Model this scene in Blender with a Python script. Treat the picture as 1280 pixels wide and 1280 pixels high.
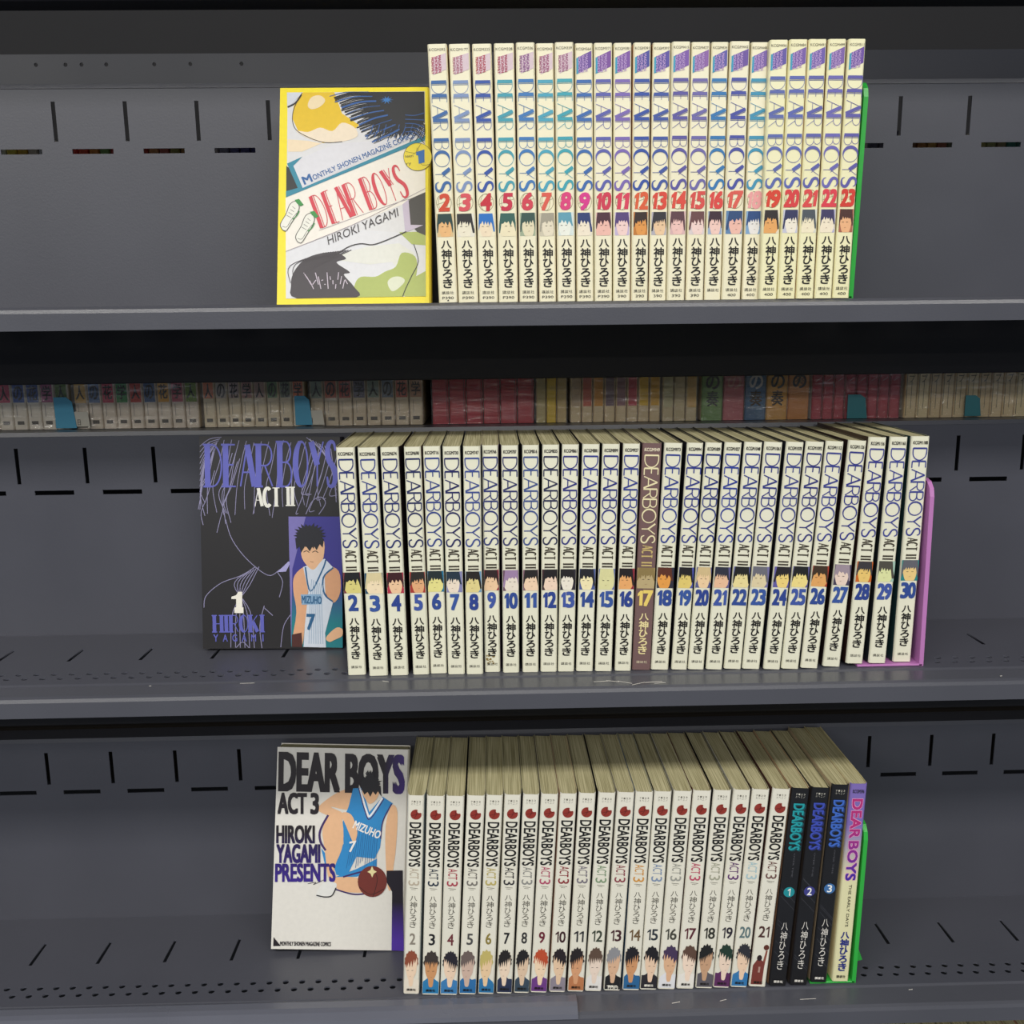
import bpy, math, random
from mathutils import Matrix, Vector
rnd = random.Random(7)
C = bpy.context.scene.collection
for o in list(bpy.data.objects): bpy.data.objects.remove(o)

# ------------------------------------------------------------------ camera
CZ = 1.40                                   # eye height
FPX, PITCH, YAW, ROLL = 1201.0, 0.1891, 0.0215, 0.0115
camd = bpy.data.cameras.new('camera'); cam = bpy.data.objects.new('camera', camd); C.objects.link(cam)
camd.sensor_fit = 'HORIZONTAL'; camd.sensor_width = 36.0; camd.lens = 36.0*FPX/1280.0
camd.clip_start = 0.01
fwd = Vector((math.sin(YAW)*math.cos(PITCH), math.cos(YAW)*math.cos(PITCH), -math.sin(PITCH)))
right = fwd.cross(Vector((0, 0, 1))).normalized(); up = right.cross(fwd)
# the photograph's level lines rise to the right: camera rolled clockwise
r2 = right*math.cos(-ROLL) + up*math.sin(-ROLL); u2 = up*math.cos(-ROLL) - right*math.sin(-ROLL)
M = Matrix((r2, u2, -fwd)).transposed().to_4x4(); M.translation = Vector((0, 0, CZ))
cam.matrix_world = M
bpy.context.scene.camera = cam

# ------------------------------------------------------------------ world, lights, exposure
sc = bpy.context.scene
sc.view_settings.view_transform = 'Standard'
sc.view_settings.look = 'None'; sc.view_settings.gamma = 1.0; sc.view_settings.exposure = 0.88
sc.view_settings.use_curve_mapping = False
w = bpy.data.worlds.new('world'); sc.world = w; w.use_nodes = True
w.node_tree.nodes['Background'].inputs[0].default_value = (0.80, 0.88, 1.0, 1)
w.node_tree.nodes['Background'].inputs[1].default_value = 0.14

def tube_light(name, x, y, z, sx, sy, energy, col=(1.0, 0.97, 0.90)):
    l = bpy.data.lights.new(name, 'AREA'); l.shape = 'RECTANGLE'; l.size = sx; l.size_y = sy
    l.energy = energy; l.color = col
    o = bpy.data.objects.new(name, l); C.objects.link(o); o.location = (x, y, CZ+z)
    return o
# rows of shop ceiling fittings running parallel to the shelf, one behind the other
tube_light('ceiling_tube', 0.0, -0.60, 1.15, 3.2, 0.30, 27)
tube_light('ceiling_tube', -0.5, -2.60, 1.25, 4.0, 0.30, 40)
tube_light('ceiling_tube', -0.8, -4.80, 1.25, 4.0, 0.30, 40)

tube_light('ceiling_tube', -1.9, -1.1, 0.80, 0.9, 0.25, 11)
# ------------------------------------------------------------------ small maths: a pixel of the photo -> a point on the plane Y
def ray(px, py):
    return (r2*(px-640.0) - u2*(py-640.0) + fwd*FPX)
def at_y(px, py, Y):
    d = ray(px, py); t = Y/d.y; return d.x*t, CZ + d.z*t
def at_z(px, py, z):
    d = ray(px, py); t = (z-CZ)/d.z; return d.x*t, d.y*t
def lin(c): c = c/255.0; return c/12.92 if c <= 0.04045 else ((c+0.055)/1.055)**2.4
def hx(s): return tuple(lin(int(s[i:i+2], 16)) for i in (0, 2, 4))

# ------------------------------------------------------------------ materials
MC = {}
def ink(s, rough=0.45, gain=(1.0, 1.0, 1.0)):
    k = (s, rough, gain)
    if k in MC: return MC[k]
    m = bpy.data.materials.new('ink_'+s); m.use_nodes = True
    n = m.node_tree.nodes; b = n['Principled BSDF']
    b.inputs['Roughness'].default_value = rough
    tc = n.new('ShaderNodeTexCoord'); no = n.new('ShaderNodeTexNoise'); no.inputs['Scale'].default_value = 260
    mx = n.new('ShaderNodeMix'); mx.data_type = 'RGBA'; c = tuple(min(0.9, q*g) for q, g in zip(hx(s), gain))
    mx.inputs[6].default_value = (*[v*0.93 for v in c], 1); mx.inputs[7].default_value = (*[min(1, v*1.05) for v in c], 1)
    L = m.node_tree.links
    L.new(tc.outputs['Object'], no.inputs['Vector']); L.new(no.outputs['Fac'], mx.inputs[0]); L.new(mx.outputs[2], b.inputs['Base Color'])
    m.diffuse_color = (*c, 1)
    MC[k] = m; return m
def two_tone(name, a, b_, axis, p0, p1, rough=0.4):
    """colour running from a to b_ along one object axis (a printed gradient)"""
    m = bpy.data.materials.new(name); m.use_nodes = True; n = m.node_tree.nodes; L = m.node_tree.links
    b = n['Principled BSDF']; b.inputs['Roughness'].default_value = rough
    tc = n.new('ShaderNodeTexCoord'); sp = n.new('ShaderNodeSeparateXYZ'); mr = n.new('ShaderNodeMapRange')
    mr.inputs['From Min'].default_value = p0; mr.inputs['From Max'].default_value = p1
    mx = n.new('ShaderNodeMix'); mx.data_type = 'RGBA'
    mx.inputs[6].default_value = (*hx(a), 1); mx.inputs[7].default_value = (*hx(b_), 1)
    L.new(tc.outputs['Object'], sp.inputs[0]); L.new(sp.outputs['XYZ'.index(axis)], mr.inputs['Value'])
    L.new(mr.outputs[0], mx.inputs[0]); L.new(mx.outputs[2], b.inputs['Base Color']); return m
def paper_spine(name, a, b_, rough=0.35, sc_=30):
    """coated jacket paper, yellowed unevenly with age"""
    m = bpy.data.materials.new(name); m.use_nodes = True; n = m.node_tree.nodes; L = m.node_tree.links
    b = n['Principled BSDF']; b.inputs['Roughness'].default_value = rough
    tc = n.new('ShaderNodeTexCoord'); no = n.new('ShaderNodeTexNoise'); no.inputs['Scale'].default_value = sc_; no.inputs['Detail'].default_value = 5
    oi = n.new('ShaderNodeObjectInfo'); ad = n.new('ShaderNodeVectorMath'); ad.operation = 'ADD'
    mx = n.new('ShaderNodeMix'); mx.data_type = 'RGBA'
    mx.inputs[6].default_value = (*hx(a), 1); mx.inputs[7].default_value = (*hx(b_), 1)
    L.new(tc.outputs['Object'], ad.inputs[0]); L.new(oi.outputs['Random'], ad.inputs[1]); L.new(ad.outputs[0], no.inputs['Vector'])
    L.new(no.outputs['Fac'], mx.inputs[0]); L.new(mx.outputs[2], b.inputs['Base Color']); return m
def page_mat(name, a, b_, axis=0):
    """edges of a few hundred leaves: fine lines that run along the leaves"""
    m = bpy.data.materials.new(name); m.use_nodes = True; n = m.node_tree.nodes; L = m.node_tree.links
    b = n['Principled BSDF']; b.inputs['Roughness'].default_value = 0.9
    tc = n.new('ShaderNodeTexCoord'); mp = n.new('ShaderNodeMapping'); s = [14, 14, 14]; s[axis] = 1900; mp.inputs['Scale'].default_value = s
    no = n.new('ShaderNodeTexNoise'); no.inputs['Scale'].default_value = 1.0; no.inputs['Detail'].default_value = 3
    oi = n.new('ShaderNodeObjectInfo'); ad = n.new('ShaderNodeVectorMath'); ad.operation = 'ADD'
    cr = n.new('ShaderNodeValToRGB'); cr.color_ramp.elements[0].position = 0.35; cr.color_ramp.elements[1].position = 0.62
    cr.color_ramp.elements[0].color = (*hx(a), 1); cr.color_ramp.elements[1].color = (*hx(b_), 1)
    bp = n.new('ShaderNodeBump'); bp.inputs['Strength'].default_value = 0.35; bp.inputs['Distance'].default_value = 0.0004
    L.new(tc.outputs['Object'], ad.inputs[0]); L.new(oi.outputs['Random'], ad.inputs[1]); L.new(ad.outputs[0], mp.inputs[0]); L.new(mp.outputs[0], no.inputs['Vector'])
    L.new(no.outputs['Fac'], cr.inputs[0]); L.new(cr.outputs[0], b.inputs['Base Color'])
    L.new(no.outputs['Fac'], bp.inputs['Height']); L.new(bp.outputs[0], b.inputs['Normal']); return m
def metal_paint(name, col, rough=0.38, scuff=True, spec=0.5):
    m = bpy.data.materials.new(name); m.use_nodes = True; n = m.node_tree.nodes; L = m.node_tree.links
    b = n['Principled BSDF']; b.inputs['Specular IOR Level'].default_value = spec
    tc = n.new('ShaderNodeTexCoord'); no = n.new('ShaderNodeTexNoise'); no.inputs['Scale'].default_value = 9; no.inputs['Detail'].default_value = 6
    mx = n.new('ShaderNodeMix'); mx.data_type = 'RGBA'; c = hx(col)
    mx.inputs[6].default_value = (*[v*0.85 for v in c], 1); mx.inputs[7].default_value = (*[v*1.15 for v in c], 1)
    L.new(tc.outputs['Object'], no.inputs['Vector']); L.new(no.outputs['Fac'], mx.inputs[0])
    out = mx.outputs[2]
    if scuff:
        mp = n.new('ShaderNodeMapping'); mp.inputs['Scale'].default_value = (28, 90, 90); v = n.new('ShaderNodeTexNoise')
        v.inputs['Scale'].default_value = 1.6; v.inputs['Detail'].default_value = 8; v.inputs['Roughness'].default_value = 0.75
        cr = n.new('ShaderNodeValToRGB'); cr.color_ramp.elements[0].position = 0.70; cr.color_ramp.elements[1].position = 0.75
        m2 = n.new('ShaderNodeMix'); m2.data_type = 'RGBA'; m2.inputs[7].default_value = (0.34, 0.34, 0.33, 1)
        L.new(tc.outputs['Object'], mp.inputs[0]); L.new(mp.outputs[0], v.inputs['Vector']); L.new(v.outputs['Fac'], cr.inputs[0])
        L.new(cr.outputs[0], m2.inputs[0]); L.new(out, m2.inputs[6]); out = m2.outputs[2]
    L.new(out, b.inputs['Base Color'])
    mr = n.new('ShaderNodeMapRange'); mr.inputs['To Min'].default_value = rough-0.06; mr.inputs['To Max'].default_value = rough+0.08
    L.new(no.outputs['Fac'], mr.inputs['Value']); L.new(mr.outputs[0], b.inputs['Roughness'])
    fn = n.new('ShaderNodeTexNoise'); fn.inputs['Scale'].default_value = 700; bp = n.new('ShaderNodeBump')
    bp.inputs['Strength'].default_value = 0.12; bp.inputs['Distance'].default_value = 0.0005
    L.new(tc.outputs['Object'], fn.inputs['Vector']); L.new(fn.outputs['Fac'], bp.inputs['Height']); L.new(bp.outputs[0], b.inputs['Normal'])
    return m
PAINT = metal_paint('grey_powder_coat', '484952')
PAINT_EDGE = metal_paint('grey_powder_coat_worn_edge', '4b4c54', 0.32)
RAIL = metal_paint('grey_label_rail', '5f616c', 0.28)
BLACK = metal_paint('black_powder_coat', '242427', 0.6, False, 0.2)
BROWN = metal_paint('dark_brown_board', '37322d', 0.75, False, 0.15)
PAGES = page_mat('page_edges_yellowed', '8f875f', 'c9c199')
PAGES_X = page_mat('page_edges_cover_out', '8f875f', 'c9c199', 1)
def plastic(name, col, rough=0.3):
    m = bpy.data.materials.new(name); m.use_nodes = True; b = m.node_tree.nodes['Principled BSDF']
    b.inputs['Base Color'].default_value = (*hx(col), 1); b.inputs['Roughness'].default_value = rough
    n = m.node_tree.nodes; no = n.new('ShaderNodeTexNoise'); no.inputs['Scale'].default_value = 40; bp = n.new('ShaderNodeBump')
    bp.inputs['Strength'].default_value = 0.1; bp.inputs['Distance'].default_value = 0.001
    m.node_tree.links.new(no.outputs['Fac'], bp.inputs['Height']); m.node_tree.links.new(bp.outputs[0], b.inputs['Normal']); return m
GREEN = plastic('green_plastic', '2fa840'); PINK = plastic('pink_plastic', 'b878b4')
def film_mat():
    m = bpy.data.materials.new('clear_shrink_film'); m.use_nodes = True; n = m.node_tree.nodes; L = m.node_tree.links
    for q in list(n): n.remove(q)
    o = n.new('ShaderNodeOutputMaterial'); t = n.new('ShaderNodeBsdfTransparent'); g = n.new('ShaderNodeBsdfGlossy'); g.inputs['Roughness'].default_value = 0.10
    t.inputs[0].default_value = (0.93, 0.93, 0.93, 1)
    d = n.new('ShaderNodeBsdfDiffuse'); d.inputs[0].default_value = (0.75, 0.75, 0.78, 1)
    mx = n.new('ShaderNodeMixShader'); mx.inputs[0].default_value = 0.19; m2 = n.new('ShaderNodeMixShader'); m2.inputs[0].default_value = 0.05
    tc = n.new('ShaderNodeTexCoord'); mp = n.new('ShaderNodeMapping'); mp.inputs['Scale'].default_value = (30, 60, 190); mp.inputs['Rotation'].default_value = (0, 0.2, 0)
    no = n.new('ShaderNodeTexNoise'); no.inputs['Scale'].default_value = 1.0; no.inputs['Detail'].default_value = 4; no.inputs['Distortion'].default_value = 1.2
    bp = n.new('ShaderNodeBump'); bp.inputs['Strength'].default_value = 1.0; bp.inputs['Distance'].default_value = 0.009
    L.new(tc.outputs['Object'], mp.inputs[0]); L.new(mp.outputs[0], no.inputs['Vector']); L.new(no.outputs['Fac'], bp.inputs['Height']); L.new(bp.outputs[0], g.inputs['Normal'])
    L.new(t.outputs[0], m2.inputs[1]); L.new(d.outputs[0], m2.inputs[2]); L.new(m2.outputs[0], mx.inputs[1]); L.new(g.outputs[0], mx.inputs[2]); L.new(mx.outputs[0], o.inputs[0]); return m
FILM = film_mat()

# ------------------------------------------------------------------ object helpers
def link(name, me, parent=None, loc=(0, 0, 0)):
    o = bpy.data.objects.new(name, me); C.objects.link(o); o.location = loc
    if parent: o.parent = parent
    return o
def tag(o, label, cat, group=None):
    o['label'] = label; o['category'] = cat
    if group: o['group'] = group
    return o
def thing(name, label, cat, loc=(0, 0, 0), group=None):
    return tag(link(name, None, None, loc), label, cat, group)
def mesh(name, V, F, mats, mi=None, smooth=False):
    me = bpy.data.meshes.new(name); me.from_pydata([tuple(v) for v in V], [], F)
    for m in mats: me.materials.append(m)
    if mi: me.polygons.foreach_set('material_index', mi)
    if smooth: me.polygons.foreach_set('use_smooth', [True]*len(F))
    me.update(); return me
def box_vf(x0, x1, y0, y1, z0, z1, b=0.0):
    """box with its four X-running edges chamfered by b"""
    pr = [(y0+b, z0), (y1-b, z0), (y1, z0+b), (y1, z1-b), (y1-b, z1), (y0+b, z1), (y0, z1-b), (y0, z0+b)] if b else [(y0, z0), (y1, z0), (y1, z1), (y0, z1)]
    return sweep_x(pr, x0, x1)
def sweep_x(pr, x0, x1):
    n = len(pr); V = [(x0, y, z) for y, z in pr]+[(x1, y, z) for y, z in pr]
    F = [(i, i+n, (i+1) % n+n, (i+1) % n) for i in range(n)]+[tuple(range(n)), tuple(range(2*n-1, n-1, -1))]
    return V, F
def prism_y(pts, y0, y1):
    """outline in x,z pushed from y0 to y1"""
    n = len(pts); V = [(x, y0, z) for x, z in pts]+[(x, y1, z) for x, z in pts]
    F = [(i, (i+1) % n, (i+1) % n+n, i+n) for i in range(n)]+[tuple(range(n-1, -1, -1)), tuple(range(n, 2*n))]
    return V, F
def punched_sheet(name, w0, w1, h0, h1, holes, thick, mat, place):
    """a sheet in 2D with real holes; place(x, y, t) puts it in space"""
    cu = bpy.data.curves.new(name, 'CURVE'); cu.dimensions = '2D'; cu.fill_mode = 'BOTH'; cu.extrude = thick/2
    for pts in [[(w0, h0), (w1, h0), (w1, h1), (w0, h1)]]+holes:
        s = cu.splines.new('POLY'); s.points.add(len(pts)-1); s.use_cyclic_u = True
        for i, p in enumerate(pts): s.points[i].co = (p[0], p[1], 0, 1)
    t = bpy.data.objects.new('t', cu); C.objects.link(t)
    bpy.context.view_layer.update()
    me = bpy.data.meshes.new_from_object(t.evaluated_get(bpy.context.evaluated_depsgraph_get()))
    bpy.data.objects.remove(t); bpy.data.curves.remove(cu)
    for v in me.vertices: v.co = place(v.co.x, v.co.y, v.co.z)
    me.name = name; me.materials.clear(); me.materials.append(mat); return me
def rect_hole(cx, cy, wx, wy): return [(cx-wx/2, cy-wy/2), (cx+wx/2, cy-wy/2), (cx+wx/2, cy+wy/2), (cx-wx/2, cy+wy/2)]
def round_hole(cx, cy, r): return [(cx+r*math.cos(a*math.pi/5), cy+r*math.sin(a*math.pi/5)) for a in range(10)]

# ------------------------------------------------------------------ lettering: built-in font glyphs and stroke-drawn title letters
GC = {}
def glyph(text, bold=0.0, shear=0.0):
    k = (text, bold, shear)
    if k in GC: return GC[k]
    cu = bpy.data.curves.new('t', 'FONT'); cu.body = text; cu.offset = bold; cu.resolution_u = 3; cu.shear = shear
    t = bpy.data.objects.new('t', cu); C.objects.link(t); bpy.context.view_layer.update()
    me = bpy.data.meshes.new_from_object(t.evaluated_get(bpy.context.evaluated_depsgraph_get()))
    bpy.data.objects.remove(t); bpy.data.curves.remove(cu)
    V = [(v.co.x, v.co.y) for v in me.vertices]; F = [tuple(p.vertices) for p in me.polygons]
    bpy.data.meshes.remove(me)
    xs = [v[0] for v in V]; ys = [v[1] for v in V]; x0, x1, y0, y1 = min(xs), max(xs), min(ys), max(ys)
    V = [((x-x0)/(x1-x0), (y-y0)/(y1-y0)) for x, y in V]
    GC[k] = (V, F, (x1-x0)/(y1-y0)); return GC[k]
def arc(cx, cy, rx, ry, a0, a1, n=10):
    return [(cx+rx*math.cos(math.radians(a0+(a1-a0)*i/n)), cy+ry*math.sin(math.radians(a0+(a1-a0)*i/n))) for i in range(n+1)]
def crom(p, k=4, closed=False):
    """smooth curve through points"""
    n = len(p); o = []
    for i in range(n if closed else n-1):
        g = (lambda q: p[q % n]) if closed else (lambda q: p[max(0, min(n-1, q))])
        a, b, c, d = g(i-1), g(i), g(i+1), g(i+2)
        for j in range(k):
            t = j/k
            o.append(tuple(.5*(2*b[m]+(c[m]-a[m])*t+(2*a[m]-5*b[m]+4*c[m]-d[m])*t*t+(3*b[m]-a[m]-3*c[m]+d[m])*t**3) for m in (0, 1)))
    if not closed: o.append(p[-1])
    return o
# letters in a unit box: (weight class, points); T = heavy stroke, t = light stroke
SK = {
 'D': [('T', [(0, 0), (0, 1)]), ('t', [(0, 1), (.35, 1)]+arc(.35, .5, .65, .5, 90, -90, 14)+[(0, 0)])],
 'E': [('T', [(0, 0), (0, 1)]), ('t', [(0, 1), (.9, 1)]), ('t', [(0, .52), (.75, .52)]), ('t', [(0, 0), (.95, 0)])],
 'A': [('t', [(0, 0), (.5, 1)]), ('T', [(.5, 1), (1, 0)]), ('t', [(.18, .34), (.82, .34)])],
 'R': [('T', [(0, 0), (0, 1)]), ('t', [(0, 1), (.5, 1)]+arc(.5, .75, .45, .25, 90, -90)+[(0, .5)]), ('t', [(.45, .5), (1, 0)])],
 'B': [('T', [(0, 0), (0, 1)]), ('t', [(0, 1), (.5, 1)]+arc(.5, .77, .38, .23, 90, -90)+[(0, .54)]), ('t', [(.5, .54)]+arc(.5, .27, .47, .27, 90, -90)+[(0, 0)])],
 'O': [('t', arc(.5, .5, .5, .5, 90, 450, 26)), ('V', arc(.5, .5, .5, .5, 75, 285, 16))],
 'Y': [('T', [(0, 1), (.5, .48)]), ('t', [(1, 1), (.5, .48)]), ('t', [(.5, .5), (.5, 0)])],
 'S': [('V', crom([(.93, .80), (.80, .95), (.48, 1.0), (.16, .92), (.08, .74), (.25, .58), (.55, .48), (.86, .36), (.93, .20), (.78, .05), (.45, 0), (.16, .05), (.03, .22)], 3))],
 'C': [('T', arc(.55, .5, .5, .5, 50, 310, 16))],
 'T': [('t', [(0, 1), (1, 1)]), ('T', [(.5, 0), (.5, 1)])],
 'I': [('T', [(.5, 0), (.5, 1)])],
 '3': [('T', arc(.45, .76, .45, .24, 150, -80, 10)), ('T', arc(.45, .27, .5, .27, 80, -150, 10))],
 'H': [('T', [(0, 0), (0, 1)]), ('T', [(1, 0), (1, 1)]), ('t', [(0, .5), (1, .5)])],
 'K': [('T', [(0, 0), (0, 1)]), ('t', [(0, .4), (1, 1)]), ('T', [(.35, .6), (1, 0)])],
 'G': [('T', arc(.55, .5, .5, .5, 50, 340, 16)), ('t', [(.6, .45), (1, .45), (1, .1)])],
 'M': [('T', [(0, 0), (0, 1)]), ('t', [(0, 1), (.5, .2), (1, 1)]), ('T', [(1, 0), (1, 1)])],
 'P': [('T', [(0, 0), (0, 1)]), ('t', [(0, 1), (.5, 1)]+arc(.5, .73, .45, .27, 90, -90)+[(0, .46)])],
 'N': [('T', [(0, 0), (0, 1)]), ('t', [(0, 1), (1, 0)]), ('T', [(1, 0), (1, 1)])],
}
def ribbon(pts, w, w2=None):
    n = len(pts); V = []; F = []; wa = w
    for i in range(n):
        a = pts[max(i-1, 0)]; b = pts[min(i+1, n-1)]
        dx, dy = b[0]-a[0], b[1]-a[1]; l = math.hypot(dx, dy) or 1
        w = wa if w2 is None else wa+(w2-wa)*math.sin(math.pi*i/(n-1))
        nx, ny = -dy/l*w/2, dx/l*w/2
        V += [(pts[i][0]+nx, pts[i][1]+ny), (pts[i][0]-nx, pts[i][1]-ny)]
    for i in range(n-1): F.append((2*i, 2*i+1, 2*i+3, 2*i+2))
    return V, F

class Print:
    """flat printing on a jacket face: local x across, z up, in metres; y just proud of the paper"""
    def __init__(s): s.V = []; s.F = []; s.mi = []; s.mats = []; s.n = 0
    def m(s, mat):
        if isinstance(mat, str): mat = ink(mat)
        if mat not in s.mats: s.mats.append(mat)
        return s.mats.index(mat)
    def add(s, V, F, mat, layer=0):
        k = len(s.V); i = s.m(mat); s.n += 1; y = -0.00012-0.00009*layer-0.0000016*(s.n % 50)
        s.V += [(v[0], y, v[1]) for v in V]
        for f in F: s.F.append(tuple(q+k for q in f)); s.mi.append(i)
    def poly(s, pts, mat, layer=0): s.add(pts, [tuple(range(len(pts)))], mat, layer)
    def rect(s, x0, x1, z0, z1, mat, layer=0): s.poly([(x0, z0), (x1, z0), (x1, z1), (x0, z1)], mat, layer)
    def disc(s, cx, cz, rx, rz, mat, layer=0, n=24): s.poly([(cx+rx*math.cos(2*math.pi*i/n), cz+rz*math.sin(2*math.pi*i/n)) for i in range(n)], mat, layer)
    def ring(s, cx, cz, rx, rz, w_, mat, layer=0, n=24):
        V, F = ribbon([(cx+rx*math.cos(2*math.pi*i/n), cz+rz*math.sin(2*math.pi*i/n)) for i in range(n+1)], w_); s.add(V, F, mat, layer)
    def line(s, pts, w_, mat, layer=0): V, F = ribbon(pts, w_); s.add(V, F, mat, layer)
    def spikes(s, cx, cz, rx, rz, inner, n, mat, layer=0, seed=1, a0=0, a1=360):
        r = random.Random(seed); pts = []
        for i in range(n):
            for j, q in ((0, 1.0), (0.5, inner)):
                a = math.radians(a0+(a1-a0)*(i+j)/n); q *= r.uniform(0.86, 1.1) if j == 0 else 1
                pts.append((cx+rx*q*math.cos(a), cz+rz*q*math.sin(a)))
        s.poly(pts, mat, layer)
    # text in a box: mode 'h' level, 'v' turned clockwise so that it reads downwards
    def text(s, t, x0, x1, z0, z1, mat, layer=2, mode='h', bold=0.0, shear=0.0, T=None):
        V, F, asp = glyph(t, min(bold, 0), shear)
        if mode == 'h': P = [(x0+(x1-x0)*a, z0+(z1-z0)*b) for a, b in V]
        else: P = [(x0+(x1-x0)*b, z1-(z1-z0)*a) for a, b in V]
        e = max(bold, 0)*0.85*((z1-z0) if mode == 'h' else (x1-x0))
        for ex, ez in (((0, 0),) if e == 0 else ((-e, -e), (e, -e), (-e, e), (e, e)) if bold < .03 else ((-e, -e), (e, -e), (-e, e), (e, e), (0, 0), (0, e), (0, -e))):
            Q = [(a+ex, b+ez) for a, b in P]
            if T: Q = [T(*p) for p in Q]
            s.add(Q, F, mat, layer)
    def number(s, t, x0, x1, z0, z1, mat, layer=2, bold=0.0, slim=False, lean=0.0):
        ws = [0.62 if c == '1' else 1.0 for c in t]; g = 0.10; k = (x1-x0)/(sum(ws)+g*(len(t)-1)); x = x0; h = z1-z0
        one = [(.58, 0), (.92, 0), (.92, 1), (.66, 1), (.02, .80), (.02, .67), (.58, .80)] if slim else [(.36, 0), (.98, 0), (.98, 1), (.50, 1), (0, .80), (0, .62), (.36, .70)]
        for c, w_ in zip(t, ws):
            b = x+w_*k
            if c == '1': s.poly([(x+(b-x)*u+lean*h*(v-.5), z0+h*v) for u, v in one], mat, layer)
            else: s.text(c, x, b, z0, z1, mat, layer, bold=bold, shear=lean)
            x = b+g*k
    def strokes(s, t, x0, x1, z0, z1, mat, thin, thick, layer=2, mode='v', widths=None, gap=0.28, serif=0, double=0, T=None):
        ws = [(widths or {}).get(c, 1.0) if c != ' ' else 0.45 for c in t]
        tot = sum(ws)+gap*(len(t)-1); L = (z1-z0) if mode == 'v' else (x1-x0); H = (x1-x0) if mode == 'v' else (z1-z0)
        k = L/tot; p = 0
        for c, wc in zip(t, ws):
            if c != ' ':
                for cls, pts in SK[c]:
                    wd = thick if cls == 'T' else thin
                    q = [(p*k+a*wc*k, b*H) for a, b in pts]
                    rib = [ribbon(q, wd, thick if cls == 'V' else None)]
                    if double and cls == 'T': rib.append(ribbon([(a+thick*double, b) for a, b in q], thin))
                    if serif and cls == 'T' and len(pts) == 2 and pts[0][0] == pts[1][0]:
                        for e in q: rib.append(ribbon([(e[0]-serif, e[1]), (e[0]+serif, e[1])], thin*1.3))
                    for V, F in rib:
                        P = [(x0+b, z1-a) for a, b in V] if mode == 'v' else [(x0+a, z0+b) for a, b in V]
                        if T: P = [T(*u) for u in P]
                        s.add(P, F, mat, layer)
            p += wc+gap
    def mesh(s, name): return mesh(name, s.V, s.F, s.mats, s.mi)

def put(name, pr, parent): return link(name, pr.mesh(name), parent)
def shared(name, me, parent, mat=None):
    o = link(name, me, parent)
    if mat is not None:
        o.material_slots[0].link = 'OBJECT'; o.material_slots[0].material = mat if not isinstance(mat, str) else ink(mat)
    return o

# ------------------------------------------------------------------ the shelving
XL, XR = -0.74, 0.80
PITCH_S = 0.0563
class Shelf: pass
def make_shelf(label, z, yf, yb, slotx, holes=True, back=True, beam=0.05, rear=True, nose=True):
    s = Shelf(); s.z = CZ+z; s.yf = yf; s.yb = yb
    t = thing('metal_shelf', label, 'shelf', (0, yb, s.z)); s.root = t
    yc = yf+0.024                                    # crease where the deck turns into the nosing
    H = []
    n0 = math.ceil((XL+0.02-slotx)/PITCH_S); n1 = math.floor((XR-0.02-slotx)/PITCH_S)
    if holes:
        for k in range(n0, n1+1): H.append(rect_hole(slotx+k*PITCH_S, yc+0.066, 0.0028, 0.030))
        k = 0; x = XL+0.02
        while x < XR-0.02:
            H.append(round_hole(x, yc+0.0215, 0.0026)); H.append(round_hole(x+0.0085, yc+0.0125, 0.0026)); x += 0.0133
    me = punched_sheet('shelf_deck', XL, XR, yc, yb, H, 0.0012, PAINT, lambda x, y, q: (x, y-yb, q-0.0006))
    link('shelf_deck', me, t)
    a = yf-yb; b = yc-yb
    pr = [(b, 0.0), (b-0.002, -0.0010), (a+0.0035, -0.0014), (a+0.001, -0.0025), (a, -0.005), (a, -0.0165), (a+0.012, -0.0165), (a+0.012, -0.0150), (a+0.0015, -0.0150), (a+0.0015, -0.006), (a+0.003, -0.004), (b-0.002, -0.0026), (b, -0.002)]
    V, F = sweep_x(pr[::-1], XL, XR); link('front_lip', mesh('front_lip', V, F, [PAINT_EDGE]), t)
    if back:
        H = []
        for k in range(n0, n1+1):
            H.append(rect_hole(slotx+k*PITCH_S, 0.174-0.0275, 0.0032, 0.030))
            H.append(rect_hole(slotx+(k+0.5)*PITCH_S, 0.174-0.050, 0.0325, 0.0038))
        me = punched_sheet('back_panel', XL, XR, 0.0, 0.172, H, 0.0012, PAINT, lambda x, y, q: (x, q, y))
        link('back_panel', me, t)
        V, F = sweep_x([(-0.0012, 0.171), (-0.0004, 0.1745), (0.020, 0.1745), (0.020, 0.173), (0.0012, 0.173), (0.0012, 0.171)][::-1], XL, XR)
        link('panel_flange', mesh('panel_flange', V, F, [PAINT_EDGE]), t)
    V, F = box_vf(XL, XR, -0.030, -0.006, -beam-0.002, -0.002, 0.001); link('support_beam', mesh('support_beam', V, F, [BLACK]), t)
    return s
ZT, ZM, ZB = 0.0181, -0.2548, -0.5245
sx = lambda px, py, Y: at_y(px, py, Y)[0]
top = make_shelf('grey slotted steel shelf carrying the top row of comics', ZT, 0.672, 0.8145, sx(247, 148, 0.8145), beam=0.0565)
mid = make_shelf('grey slotted steel shelf carrying the middle row of comics', ZM, 0.657, 0.8005, sx(193, 580, 0.8005), beam=0.068)
bot = make_shelf('grey slotted steel shelf carrying the bottom row of comics', ZB, 0.660, 0.8015, sx(220, 957, 0.8015), beam=0.05)
ups = make_shelf('dark steel shelf overhead at the top edge, seen from below', ZT+0.282, 0.672, 0.811, 0.0, back=False, holes=False, beam=0.055)
low = make_shelf('grey steel shelf below the bottom row, mostly out of frame', ZB-0.2700, 0.660, 0.801, 0.0, back=True, holes=False, beam=0.05)
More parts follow.
